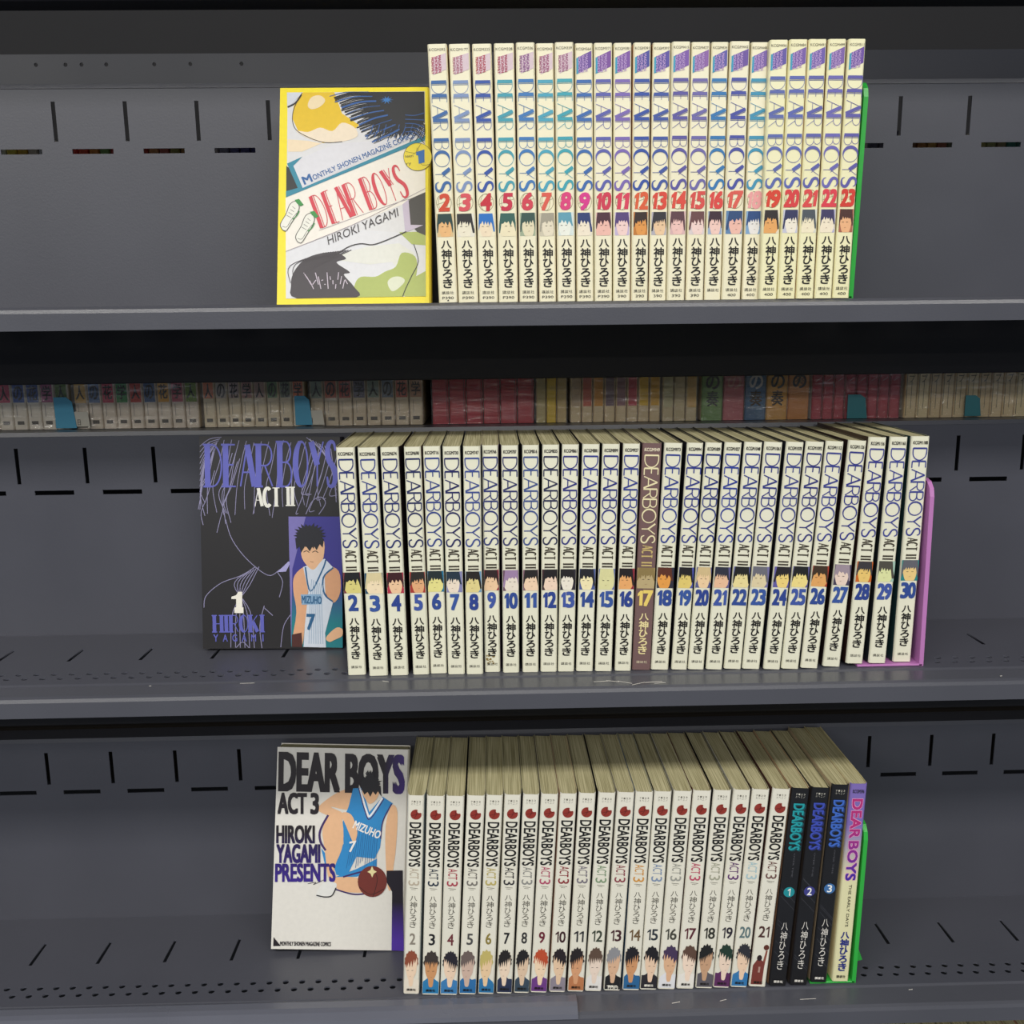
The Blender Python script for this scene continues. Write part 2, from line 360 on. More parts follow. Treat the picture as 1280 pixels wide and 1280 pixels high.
# clip-on label rail over the left part of the bottom shelf's nosing, ending near the middle
xe = at_y(722, 1253, 0.665)[0]
pr = [(0.0, 0.0003), (-0.004, 0.0022), (-0.012, 0.0030), (-0.0165, 0.0022), (-0.0225, -0.0005), (-0.0235, -0.004), (-0.0222, -0.004), (-0.0190, 0.0002), (-0.0165, -0.0008), (0.0, -0.0008)]
V, F = sweep_x([(y+bot.yf-bot.yb+0.022, z) for y, z in pr][::-1], XL, xe)
link('label_rail', mesh('label_rail', V, F, [RAIL]), bot.root)

# the board running down the middle of the two-sided shelving
def structure(name, V, F, mat): o = link(name, mesh(name, V, F, [mat])); o['kind'] = 'structure'; return o
V, F = box_vf(XL, XR, 1.02, 1.03, 0.0+CZ-0.95, CZ+0.55); structure('wall_back', V, F, BLACK)
# rear ledges
H = [round_hole(x_, 0.0255, 0.0016) for x_ in [at_y(px, 78, 0.845)[0] for px in (45, 82, 102, 133, 193, 238, 302)]]
me = punched_sheet('trim_1', XL, XR, 0.0, 0.0335, H, 0.0012, PAINT, lambda x, y, q: (x, 0.845+q, CZ+0.189+y)); o = link('trim_1', me); o['kind'] = 'structure'
V, F = box_vf(XL, XR, 0.8225, 1.0, CZ+ZM+0.1690, CZ+ZM+0.1725); structure('trim_2', V, F, BROWN)
V, F = box_vf(XL, XR, 0.8325, 0.840, CZ+ZB+0.12, CZ+ZB+0.1985); structure('trim_3', V, F, BROWN)
V, F = box_vf(XL, XR, 0.860, 0.985, CZ+ZT+0.035, CZ+ZT+0.038); structure('trim_4', V, F, BROWN)

# ------------------------------------------------------------------ a comic volume: jacket (spine and two covers) round a block of leaves
HB, DB = 0.1718, 0.1100
def jacket_mesh(ws, wp, h=HB, d=DB, t=0.0004):
    """U-shaped jacket: slot 0 the spine, slot 1 the two covers; swells from spine width to leaf width"""
    o = [(-wp/2, d), (-wp/2, 0.012), (-ws/2, 0.0022), (-ws/2+0.0003, 0.0008), (-ws/2+0.0011, 0.0), (ws/2-0.0011, 0.0), (ws/2-0.0003, 0.0008), (ws/2, 0.0022), (wp/2, 0.012), (wp/2, d)]
    i = [(-wp/2+t, d), (-wp/2+t, 0.012), (-ws/2+t, 0.0024), (-ws/2+0.0012, 0.0010), (-ws/2+0.0015, t), (ws/2-0.0015, t), (ws/2-0.0012, 0.0010), (ws/2-t, 0.0024), (wp/2-t, 0.012), (wp/2-t, d)]
    n = len(o); V = [(x, y, z) for z in (0, h) for q in (o, i) for x, y in q]; F = []; mi = []
    for k in range(n-1):
        sp = 0 if 2 <= k <= 6 else 1
        F.append((k, k+1, k+1+2*n, k+2*n)); mi.append(sp)
        F.append((k+1+n, k+n, k+3*n, k+1+3*n)); mi.append(1)
        F.append((k+2*n, k+1+2*n, k+1+3*n, k+3*n)); mi.append(sp if sp == 0 else 2)
        F.append((k+n, k+1+n, k+1, k)); mi.append(sp if sp == 0 else 2)
    for a in (0, n-1): F.append((a, a+n, a+3*n, a+2*n) if a else (a+2*n, a+3*n, a+n, a)); mi.append(1)
    return mesh('jacket', V, F, [PAGES, PAGES, PAGES], mi)
def pages_mesh(ws, wp, h=HB, d=DB, fan=0.0):
    ws -= 0.0014; wp -= 0.0009
    o = [(-wp/2, d-0.001), (-wp/2, 0.0125), (-ws/2, 0.0026), (-ws/2+0.0008, 0.0006), (ws/2-0.0008, 0.0006), (ws/2, 0.0026), (wp/2, 0.0125), (wp/2, d-0.001)]
    n = len(o); V = [(x, y, 0.0006) for x, y in o]+[(x, y, h-0.0007) for x, y in o]
    F = [((i+1) % n, i, i+n, (i+1) % n+n) for i in range(n)]+[tuple(range(n)), tuple(range(2*n-1, n-1, -1))]
    F = [f[::-1] for f in F]
    return mesh('page_block', V, F, [PAGES])
JM = {}
def book_meshes(ws, wp, h=HB):
    k = (round(ws, 4), round(wp, 4), round(h, 4))
    if k not in JM: JM[k] = (jacket_mesh(ws, wp, h), pages_mesh(ws, wp, h))
    return JM[k]
def make_book(label, group, ws, wp, spine, side, X, Y, Z, ang, h=HB):
    r = thing('comic_volume', label, 'book', (X, Y, Z+abs(math.sin(ang))*wp/2+0.0002), group)
    r.rotation_euler = (0, ang, 0)
    jm, pm = book_meshes(ws, wp, h)
    j = link('jacket', jm, r)
    for i, q in enumerate((spine, side)):
        j.material_slots[i].link = 'OBJECT'; j.material_slots[i].material = ink(q) if isinstance(q, str) else q
    link('page_block', pm, r)
    return r
def solve(tx, ty, bx, by, z, fromtop):
    """real position of a standing volume from the middle of its spine's top and foot in the photo"""
    if fromtop:
        d = ray(tx, ty); Y = (z+HB)/d.z*d.y
    else:
        d = ray(bx, by); Y = z/d.z*d.y
    x0 = at_y(bx, by, Y)[0]; x1 = at_y(tx, ty, Y)[0]
    return x0, Y, math.asin(max(-.3, min(.3, (x1-x0)/HB)))
AUTHOR = '八神ひろき'; PUB = '講談社'
def stack_text(pr, s, cx, w_, z1, z0, mat, bold, layer=2, jit=0):
    h = (z1-z0)/len(s)
    hs = {'八': 0.78, 'ろ': 0.86, 'ひ': 0.86, 'き': 0.95, '神': 0.98}
    for i, c in enumerate(s):
        q = hs.get(c, 0.9); m_ = z1-h*(i+0.5); ww = w_*(0.92 if c in 'ひろき' else 1)
        pr.text(c, cx-ww/2, cx+ww/2, m_-h*q/2, m_+h*q/2, mat, layer, bold=bold)
def row_text(pr, s, x0, x1, z0, z1, mat, bold=0.02, layer=2):
    k = (x1-x0)/len(s)
    for i, c in enumerate(s): pr.text(c, x0+k*(i+.06), x0+k*(i+.92), z0, z1, mat, layer, bold=bold)

# plain two- or three-colour stand-ins for the little spine pictures: a patch of ground, a fringe of dark, a patch of light
def patch(pr, x0, x1, z0, z1, bg, fringe, pale, seed, big=False, cloth=None):
    r = random.Random(seed); w_ = x1-x0; h = z1-z0; dr = r.choice((-1, 1, 1, -1, 0)); cx = (x0+x1)/2+dr*r.uniform(.02, .10)*w_
    cl = lambda p: (max(x0, min(x1, p[0])), max(z0, min(z1, p[1])))
    S = lambda pts, m_, l_: pr.poly([cl((cx+a*w_, z0+b*h)) for a, b in crom(pts, 3, True)], m_, l_)
    if bg: pr.rect(x0, x1, z0, z1, bg, 0)
    if big:
        if cloth: S([(-.62, -.1), (.62, -.1), (.62, r.uniform(.16, .3)), (.3, .30), (.1, .34), (0, .20), (-.12, .34), (-.35, .30), (-.62, r.uniform(.14, .28))], cloth, 1)
        S([(-.13, .18), (0, .14), (.13, .18), (.16, .45), (-.16, .45)], pale, 2)
        S([(-.36, .84), (-.37, .58), (-.30, .42), (-.08+dr*.06, .27), (.08+dr*.06, .27), (.30, .42), (.37, .58), (.36, .84)], pale, 3)
        pts = []; n = r.choice((9, 11, 13)); sp = r.uniform(.03, .12)
        for i in range(n):
            a = math.radians(208-236*i/(n-1)); q = 1+r.uniform(.3, 1)*sp
            pts.append(cl((cx+.47*w_*math.cos(a)*q, z0+h*(.68+.27*math.sin(a)*q))))
            if i < n-1: a = math.radians(208-236*(i+.5)/(n-1)); pts.append(cl((cx+.43*w_*math.cos(a), z0+h*(.68+.245*math.sin(a)))))
        m_ = r.choice((4, 5, 6))
        for i in range(m_+1):
            u = .36-.72*i/m_; pts.append(cl((cx+u*w_, z0+h*(.72-.10*(u*dr*2)))))
            if i < m_: v = u-.36/m_*1.3; pts.append(cl((cx+v*w_, z0+h*(.60+r.uniform(-.07, .05)-.12*(v*dr*2)))))
        pr.poly(pts, fringe, 4)
        for e in (-.16, .14): pr.line([cl((cx+(e-.06+dr*.06)*w_, z0+h*.50)), cl((cx+(e+.06+dr*.06)*w_, z0+h*.505))], .00035, '2c2420', 5)
        pr.line([cl((cx+(-.03+dr*.07)*w_, z0+h*.365)), cl((cx+(.06+dr*.07)*w_, z0+h*.37))], .0002, '8c5c48', 5)
    else:
        S([(-.10, -.12), (.14, -.12), (.34, .10), (.42, .50), (.38, .85), (-.38, .85), (-.42, .50), (-.30, .12)] if r.random() < .6 else [(-.45+dr*.1, -.1), (.45+dr*.1, -.1), (.46, .8), (-.40, .8)], pale, 1)
        side = r.uniform(.10, .42)
        pts = [(-.6, 1.1), (.6, 1.1), (.6, .2 if dr > 0 else side), (.46, .25 if dr > 0 else side), (.37, .55)]
        m_ = r.choice((3, 4, 5))
        for i in range(m_): u = .34-.68*(i+.5)/m_; pts += [(u+.05, .66+.12*u*dr), (u-.04, .52+r.uniform(-.08, .08))]
        pts += [(-.37, .55), (-.46, .25 if dr < 0 else side), (-.6, .2 if dr < 0 else side)]
        pr.poly([cl((cx+a*w_, z0+b*h)) for a, b in pts], fringe, 2)
        for e in (-.15, .15): pr.line([cl((cx+(e-.06+dr*.05)*w_, z0+h*.44)), cl((cx+(e+.06+dr*.05)*w_, z0+h*.445))], .0003, '2c2420', 4)
        pr.line([cl((cx+(-.04+dr*.05)*w_, z0+h*.20)), cl((cx+(.06+dr*.05)*w_, z0+h*.21))], .00018, '8c5c48', 4)
        if bg:
            for e in (-1, 1): pr.poly([cl((cx+e*.62*w_, z0+h*1.0)), cl((cx+e*.62*w_, z0+h*.30)), cl((cx+e*.50*w_, z0+h*.55)), cl((cx+e*.42*w_, z0+h*1.0))], bg, 3)

# ---- shared lettering meshes --------------------------------------------------
W1 = {'D': .95, 'E': .62, 'A': 1.1, 'R': .85, 'B': .85, 'O': 1.25, 'Y': .95, 'S': .85}
def lettering(f):
    p = Print(); f(p); return p
H = HB
def f(p): p.strokes('DEAR BOYS', -.0051, .0051, .440*H, .858*H, '000000', .00032, .0022, gap=.16, widths=W1, double=.78)
A_TITLE = lettering(f).mesh('title_lettering')
def f(p): stack_text(p, AUTHOR, 0.0003, .0070, .252*H, .058*H, '15120f', .028)
A_AUTH = lettering(f).mesh('author_lettering')
def f(p): p.strokes('DEARBOYS', -.0050, .0050, .570*H, .949*H, '1c2a6e', .00078, .00120, gap=.10, widths={'D': 1.05, 'E': .62, 'A': 1.02, 'R': .8, 'B': .8, 'O': 1.2, 'Y': .95, 'S': .72})
B_TITLE = lettering(f).mesh('title_lettering')
def f(p):
    p.strokes('ACT', -.0037, .0037, .505*H, .560*H, '3a3226', .00055, .0010, gap=.26, serif=.0007)
    p.strokes('II', -.0036, .0036, .468*H, .488*H, '3a3226', .0004, .0011, gap=.35, serif=.0007, widths={'I': .5})
B_ACT = lettering(f).mesh('subtitle_lettering')
def f(p): stack_text(p, AUTHOR, 0, .0068, .262*H, .073*H, '15120f', .032)
B_AUTH = lettering(f).mesh('author_lettering')
def f(p): row_text(p, PUB, -.0042, .0042, .031*H, .043*H, '2a2620', .0)
B_PUB = lettering(f).mesh('publisher_lettering')
def f(p): p.text('DEARBOYS', -.0044, .0044, .652*H, .869*H, '101010', 2, mode='v', bold=.022)
C_TITLE = lettering(f).mesh('title_lettering')
def f(p):
    p.text('ACT', -.0036, .0036, .590*H, .644*H, '101010', 2, mode='v')
    p.text('3', -.0044, .0042, .556*H, .582*H, '101010', 2, mode='v')
C_ACT = lettering(f).mesh('subtitle_lettering')
def f(p):
    stack_text(p, AUTHOR, 0, .0056, .509*H, .343*H, '3a362e', -.006)
    p.line([(-.003, .545*H), (.003, .542*H)], .0004, '6a665c'); p.line([(-.002, .537*H), (.0015, .536*H)], .0003, '6a665c')
C_AUTH = lettering(f).mesh('author_lettering')
def f(p): row_text(p, PUB, -.0038, .0038, .018*H, .030*H, '1c1814', .03, 6)
C_PUB = lettering(f).mesh('publisher_lettering')
def f(p):
    for i in range(4):
        for j, q in enumerate(('ノ', '丶')): p.text('7123'[i] if j == 0 else 'ミヘニノ'[i], -.0036+i*.0020, -.0024+i*.0020, (.967-.0125*j)*H, (.975-.0125*j)*H, '6a665c', 2)
C_CODE = lettering(f).mesh('series_mark')
def f(p):
    n = 26; cx, cz, r_ = 0.0003, .908*H, .0042; pts = []
    for i in range(n):
        a = math.radians(90+360*i/n); q = 1.0 if not (22 <= i <= 24) else .55
        pts.append((cx+r_*q*math.cos(a), cz+r_*q*math.sin(a)))
    p.poly(pts, '8e3026', 2)
    p.line(arc(cx-.004, cz+.001, .0045, .0045, -60, 40, 6), .0003, '4a1612', 3); p.line([(cx-.0036, cz-.001), (cx+.0036, cz+.001)], .0003, '4a1612', 3)
C_BALL = lettering(f).mesh('ball_emblem')

# ------------------------------------------------------------------ TOP ROW  (numbers 2 to 23, spines out)
def at_(z, s, o): return z/s+o
topL = [532.9, 559.6, 588.3, 615.9, 644.3, 669, 692.9, 717.6, 741.8, 766.3, 790.7, 815.4, 839.8, 864.1, 888.7, 912.5, 938.6, 961.8, 986.4, 1010.7, 1034.5, 1059.7, 1084]
botL = [548.1, 572.6, 598.7, 623.2, 648.5, 673.2, 696.5, 720.2, 742.9, 766, 788.5, 810.4, 833.2, 856.4, 879.8, 901.5, 926.1, 948.4, 971.6, 994.4, 1017.6, 1040.1, 1061.8]
topY = [56.9, 56.9, 56.9, 54.6, 53.5, 54.6, 53.2, 55.5, 54, 54, 53.5, 53.7, 52.3, 52.9, 52.9, 52, 53.2, 50.2, 49.6, 49, 47.8, 47.8]
A = {  # title ink, number ink, ground, fringe, light patch, words for the label
 2: ('3565a2', 'd2482c', 'e0c08c', '1f3f3d', 'ecb97c', 'dark teal over tan'), 3: ('7d93bd', 'd8505a', 'e8e4d4', '2a2a2c', 'efe7cf', 'black and white'),
 4: ('2c50a4', 'c8283a', 'f0e6c8', '1f70c2', 'f2dfc0', 'bright blue over cream'), 5: ('3f9db0', 'c82a48', 'efe7c8', '2f5f57', 'efe4c0', 'dark green over cream'),
 6: ('3878b8', 'd23c50', '9fae92', '31514a', 'e6dcba', 'green-black over grey-green'), 7: ('46a2bc', 'dc5a4c', 'cfc7b0', 'a39d8c', 'e6dcc4', 'faded grey'),
 8: ('3aa2b2', 'dc3c7c', 'd8e4e0', '5f9fb4', 'eef0e4', 'pale sky blue'), 9: ('3568ae', 'd8348c', 'e8e0cc', '273a72', 'f2e6d0', 'navy over cream'),
 10: ('5a5eac', 'd03450', 'e0b8b0', '4a2436', 'f0bcae', 'maroon over pink'), 11: ('7a66b2', 'd83a58', 'c4b4d4', '55407a', 'f4d2cc', 'violet over pale pink'),
 12: ('2e4ea2', 'dc5c34', 'c47a34', '2f201c', 'e49a4c', 'black-brown over orange'), 13: ('3c54a0', 'd84434', 'b4b0ba', '2b2b33', 'ecc8a0', 'black over tan'),
 14: ('5a549f', 'dc4a3c', 'dcb4b4', '5c3a44', 'f0c4bc', 'plum over rose'), 15: ('6c66a8', 'd84c48', 'dcd0d0', '6a4446', 'f2d4cc', 'reddish brown over rose'),
 16: ('2c76b2', 'dc4440', '9cb0cc', '3a2230', 'f4ccc0', 'dark wine over pale blue'), 17: ('444ea2', 'dc5c50', '5c84b0', '2c4a78', 'f0bcac', 'slate blue over salmon'),
 18: ('3a90b4', 'e8a0a0', '7ea4cc', '27497f', 'e8e4e0', 'blue on light blue'), 19: ('5a68ac', 'd8402c', 'e8dcc4', '2b2224', 'e8a862', 'black over amber'),
 20: ('5a66b0', 'd83c40', 'c8c8d8', '30345c', 'f2ead8', 'indigo over white'), 21: ('5c60a8', 'dc4848', 'd8d8cc', '4c545c', 'f4e8c8', 'slate grey over cream'),
 22: ('6a66b2', 'dc3c4c', 'b8b4d0', '3c3660', 'f4e6cc', 'dark purple over cream'), 23: ('5c58a4', 'd2382c', 'a86450', '4c2a24', 'eeb484', 'brown over peach')}
SPA = paper_spine('yellowed_cream_jacket', 'ece4c0', 'f4efd6'); SPA2 = paper_spine('yellow_edged_jacket', 'ece6b4', 'f4f0cc')
SA = ['e8d98c', 'e0b090', '9c7434', 'e6dcc0', 'c8a890', 'e4dcbc', 'c8b488', 'd8d08c', 'dcd4b4']
KC = ['KCGM393', 'KCGM177', 'KCGM335', 'KCGM328', 'KCGM336', 'KCGM343', 'KCGM359', 'KCGM364', 'KCGM371', 'KCGM381', 'KCGM391', 'KCGM397', 'KCGM415', 'KCGM427', 'KCGM434', 'KCGM442', 'KCGM448', 'KCGM456', 'KCGM484', 'KCGM491', 'KCGM499', 'KCGM511', 'KCGM515']
PR = ['P390']*9+['390', '390', '390', '390', '390', '', '400', '400', '400', '400', '400', '400', '400']
RA = 'top row of comics standing spine out'
edge_next = None
for i, n in enumerate(range(2, 24)):
    x, Y, a = solve((topL[i]+topL[i+1])/2, topY[i], (botL[i]+botL[i+1])/2, 380, ZT, True)
    Y = max(.695, min(.702, Y))
    xb0 = at_y(botL[i], 378, Y)[0]; xb1 = at_y(botL[i+1], 378, Y)[0]; x = (xb0+xb1)/2
    xt0 = at_y(topL[i], 54, Y)[0]; xt1 = at_y(topL[i+1], 54, Y)[0]; a = math.asin(((xt0+xt1)/2-x)/HB)
    wd = min(xb1-xb0, xt1-xt0)*math.cos(a)-0.0003
    ti, nu, bg, fr, pa, words = A[n]
    lab = 'cream spined comic numbered %d, top row, small picture %s' % (n, words)
    b = make_book(lab, RA, wd-0.0003, wd, SPA if n < 19 else SPA2, SA[i % len(SA)], x, Y, top.z, a)
    hw = wd/2-0.0012
    shared('title_lettering', A_TITLE, b, ti)
    shared('author_lettering', A_AUTH, b)
    p = Print(); p.text(KC[i], -hw, hw*.95, .974*H, .984*H, '6a6450', 2)
    lg = ['b0305c', 'b46a80', 'b83048', 'b03458', '8c4a8c', 'a03c74', 'a45a84', '6a4a9c', '7a4a9c', '7c50a4', '44489c', '5448a0', '7a54a8', '8a60a8', '5c58a8', '6a50a0', '7c62b0', '5f52a4', '7458a8', '6c58ac', '7a5ca8', '6848a0'][i]
    if n >= 9: p.poly([(-hw, .885*H), (hw, .912*H), (hw, .972*H), (-hw, .945*H)], lg, 1); p.poly([(-hw, .885*H), (-hw+.0014, .888*H), (-hw+.0014, .948*H), (-hw, .945*H)], '2f9cc0', 2)
    else: p.poly([(-hw+.002, .885*H), (hw, .905*H), (hw, .966*H), (-hw+.002, .95*H)], 'd9c4cc', 1)
    for j, (tt, z_) in enumerate((('MONTHLY', .003), ('SHONEN', 0), ('MAGAZINE', -.003))):
        T = lambda u, v, z_=z_: (u, v+u*.22)
        p.text(tt[:7], -hw+.0012+.0024*j, -hw+.0030+.0024*j, .893*H, .955*H, lg if n < 9 else 'c4a4d8', 3, mode='v', bold=.03, T=T)
    put('magazine_logo', p, b)
    p = Print(); p.ring(0, .397*H, hw*.92, .0058, .0003, '8a7c50', 1); p.ring(-.0006, .397*H, hw*.55, .0058, .00022, '8a7c50', 1); p.line([(-hw*.9, .39*H), (hw*.9, .41*H)], .00022, '8a7c50', 1)
    s_ = str(n); hw2 = hw*.95 if len(s_) > 1 else hw*.62
    p.number(s_, -hw2, hw2, .366*H, .430*H, nu, 2, bold=.06, lean=.12); put('volume_number', p, b)
    p = Print(); patch(p, -hw, hw, .263*H, .354*H, bg, fr, pa, n*3); put('picture_patch', p, b)
    p = Print(); row_text(p, PUB, -.0044, .0044, .033*H, .046*H, '2a2620', .0)
    if PR[i]: p.text(PR[i], -.0040 if len(PR[i]) > 3 else -.0030, .0040 if len(PR[i]) > 3 else .0030, .013*H, .024*H, '2a2620', 2)
    if n == 2: p.poly([(-.0008, .001), (.0008, .001), (0, .0022)], '2a2620', 2)
    put('publisher_lettering', p, b)
xA, YA, aA, zA = x, Y, a, wd

# ------------------------------------------------------------------ MIDDLE ROW  (numbers 2 to 30)
zz = lambda v, o: v/3.6563+o
B = []   # top-left, top-right, top y, bottom-left, bottom-right, bottom y
for (a, b_, c, d) in ((35, 122, 95, 170), (134, 224, 190, 272), (238, 322, 288, 367), (346, 424, 390, 462), (433, 514, 468, 545), (523, 604, 553, 622), (617, 697, 635, 708), (703, 778, 714, 790), (792, 870, 799, 876), (888, 965, 887, 965), (980, 1058, 970, 1048)):
    B.append((zz(a, 410), zz(b_, 410), zz(c, 410), zz(d, 410)))
for (a, b_, c, d) in ((10, 88, -10, 66), (103, 183, 75, 150), (195, 275, 162, 236), (290, 368, 248, 328), (377, 468, 330, 413), (478, 562, 417, 495), (582, 657, 509, 582), (667, 743, 584, 660), (755, 833, 668, 742), (845, 927, 750, 828)):
    B.append((zz(a, 700), zz(b_, 700), zz(c, 700), zz(d, 700)))
for (a, b_, c, d) in ((132, 215, 30, 108), (232, 312, 124, 204), (322, 405, 209, 285), (413, 495, 295, 375), (517, 600, 397, 475), (610, 690, 500, 582), (706, 787, 605, 685), (803, 888, 716, 800)):
    B.append((zz(a, 920), zz(b_, 920), zz(c, 920), zz(d, 920)))
TB = [562.4, 562.4, 562.4, 562, 561, 560.5, 562, 559.5, 560.5, 560.5, 560, 560, 559.5, 560, 558.3, 558, 557.5, 557, 556.3, 555.5, 555.2, 555, 555.8, 554, 553.5, 549.5, 549.2, 549, 546]
YB = [844, 845, 844.5, 843.5, 842, 843, 843, 840, 841, 840.5, 840, 839.8, 839.5, 839.5, 839, 838, 837.7, 837.7, 837.5, 837.5, 837, 837, 838.5, 837, 836, 834, 833.5, 833, 831]
SB = ['1a1a24', '20202a', '201a1c', '5a3020', '1c2430', '20243a', '1c1c20', 'c49cc0', '202028', '1e1a20', '141418', '1a1a1e', '18181e', '141414', '2a2024', '4a3c40', '201c24', '1c1c24', '16202a', '1a1a20', '1a1a20', '24242c', '1a1c24', '202030', '242424', '2a1c1a', '301c18', '1a2024', '1e3a3c']
BB = {2: ('74303c', '18181a', 'd8cc7c', 'black over yellow-green on wine'), 3: ('1f4c68', 'd8c99c', 'f0dcb8', 'pale blond on steel blue'), 4: ('b02c44', '3a1418', 'ecc49c', 'dark red over peach on crimson'),
 5: ('a4342c', '26221f', 'e2aa7a', 'black over tan on brick red'), 6: ('187098', '1e2a2c', 'e4dc8c', 'black over yellow on blue'), 7: ('8484b0', '1e3040', 'ecdcc8', 'navy over cream on lilac'),
 8: ('7098b8', '201c18', 'e0d08c', 'black over khaki on pale blue'), 9: ('8c1c34', '2a1a1c', 'ecc8a0', 'black over peach on dark crimson'), 10: ('6a4c60', '9c80a4', 'e8dccc', 'mauve over cream'),
 11: ('7c5868', '201a1a', 'f0d0b0', 'black bob over peach'), 12: ('3a2024', '181416', 'f0d4bc', 'black over cream on maroon'), 13: ('2a2430', '1a1618', 'ece4d4', 'black over white on dark violet'),
 14: ('4c5c94', '1c1c24', 'f0e4b4', 'black over pale yellow on blue'), 15: ('5c68a4', 'd8d49c', 'dcd8a0', 'plain pale yellow on blue'), 16: ('8c2434', '1c1416', 'e8a868', 'black over orange on crimson'),
 17: ('a08c5c', '8a7648', 'b8a478', 'tan monochrome'), 18: ('2c2c3c', '5a2c1c', 'e49c48', 'brown over orange on black'), 19: ('4c54a4', '1c1818', 'e0c870', 'black over ochre on violet blue'),
 20: ('54588c', 'd0b888', 'eccca0', 'sandy over peach on indigo'), 21: ('5c588c', '2a2c3c', 'e8bc98', 'slate over tan on violet'), 22: ('5c609c', '181818', 'e8d898', 'black over straw on violet'),
 23: ('7470a0', '6a6a74', 'dccca4', 'grey over cream on lilac'), 24: ('6058a0', '201c20', 'ecd07c', 'black over gold on purple'), 25: ('605c94', '181818', 'ecd888', 'black crop over yellow on purple'),
 26: ('a83c28', '3c2c1c', 'e0a460', 'brown over orange, red corner'), 27: ('443c54', '9c8c98', 'e8d0c0', 'grey mauve over cream'), 28: ('c86420', '383438', 'e8c470', 'grey over straw on orange'),
 29: ('a0c0b0', '4c4840', 'dce0a4', 'olive grey over pale green'), 30: ('248080', '606068', 'e8c884', 'grey over straw on teal')}
KB = [624, 642, 674, 698, 716, 730, 747, 766, 787, 816, 825, 851, 858, 883, 895, 927, 949, 973, 996, 1009, 1027, 1048, 1061, 1078, 1092, 1112, 1126, 1156, 1165, 1188]
KB = [624, 642, 674, 698, 716, 730, 747, 766, 787, 816, 835, 861, 881, 899, 927, 949, 973, 994, 1009, 1027, 1048, 1061, 1078, 1092, 1112, 1126, 1156, 1165, 1188]
SPB = paper_spine('off_white_jacket', 'dedcc4', 'e8e6d2'); SPB17 = paper_spine('brown_jacket', '6e5454', '765c5a')
SPSTAIN = paper_spine('stained_jacket', 'dcd8bc', 'e6e2c8')
RB = 'middle row of comics standing spine out'
pos = []
for i, n in enumerate(range(2, 31)):
    t0, t1, b0, b1 = B[i]
    x, Y, a = solve((t0+t1)/2, TB[i], (b0+b1)/2, YB[i], ZM, False); Y = max(.683, min(.6895, Y))
    x, _ = at_y((b0+b1)/2, YB[i], Y); xt, _ = at_y((t0+t1)/2, TB[i], Y); a = math.asin((xt-x)/HB)
    ws = (at_y(t1, TB[i], Y)[0]-at_y(t0, TB[i], Y)[0])*math.cos(a)
    pos.append([x, Y, a, ws])
for i, n in enumerate(range(2, 31)):
    x, Y, a, ws = pos[i]
    gaps = []
    for j in (i-1, i+1):
        if 0 <= j < len(pos):
            dz = abs(pos[j][0]-x); dt = abs((pos[j][0]+HB*math.sin(pos[j][2]))-(x+HB*math.sin(a))); gaps.append(min(dz, dt))
    wp = min(0.0157, min(gaps)*math.cos(a)-0.0001); wp = max(wp, ws*.98)
    ws = min(ws, wp)
    bg, fr, pa, words = BB[n]; br = n == 17
    zb_ = mid.z + (0.0022 if n >= 28 else 0)
    lab = ('brown spined comic numbered 17 in the middle row, %s picture' % words) if br else 'white spined comic numbered %d, middle row, picture %s' % (n, words)
    b = make_book(lab, RB, ws, wp, SPB17 if br else SPB, SB[i], x, Y, zb_, a)
    hw = ws/2-0.0011
    tc = ['1c2a6e', '2a3a86', '26306c', '20285a', '2c3f86', '181c5c', '3a4c90', '2a3474', '2a2e66', '3c508c', '20244c', '2a2e7c', '28348c', '202a7c', '2c3a8c', 'e8dcb0', '2c3c8c', '2a3484', '26327c', '2a3c94', '303c84', '2c3480', '3c4488', '2c3078', '363e8c', '2e3484', '34388a', '3c4490', '343c8c'][i]
    shared('title_lettering', B_TITLE, b, tc)
    if br: shared('subtitle_lettering', B_ACT, b, 'c8b070'); shared('author_lettering', B_AUTH, b, 'e4d49c'); shared('publisher_lettering', B_PUB, b, 'dcd0b0')
    else: shared('subtitle_lettering', B_ACT, b); shared('author_lettering', B_AUTH, b); shared('publisher_lettering', B_PUB, b)
    p = Print(); p.text('KCGM%d' % KB[i], -hw*.92, hw*.92, .966*H, .980*H, 'e8dcc0' if br else '26221c', 2, bold=.03); put('series_code', p, b)
    p = Print(); patch(p, -hw-.0006, hw+.0006, .370*H, .462*H, bg, fr, pa, n*7+1); put('picture_patch', p, b)
    s_ = str(n); hw2 = hw*.92 if len(s_) > 1 else hw*.56
    p = Print(); p.number(s_, -hw2, hw2, .293*H, .360*H, 'e8cc6c' if br else ['2c4890', '34549c', '28408c', '3c54a0'][i % 4], 2, bold=.055); put('volume_number', p, b)
    if n == 9:
        p = Print(); r = random.Random(4)
        for k in range(16): u = r.uniform(-hw*.9, hw*.3); p.disc(u, r.uniform(.006, .017), r.uniform(.0003, .0012), r.uniform(.0003, .0010), '8a7440', 1, 7)
        q = put('brown_stain', p, b); q['label'] = 'brown speckled stain at the foot of the spine'
xB, YBk, aB, wB = pos[-1]

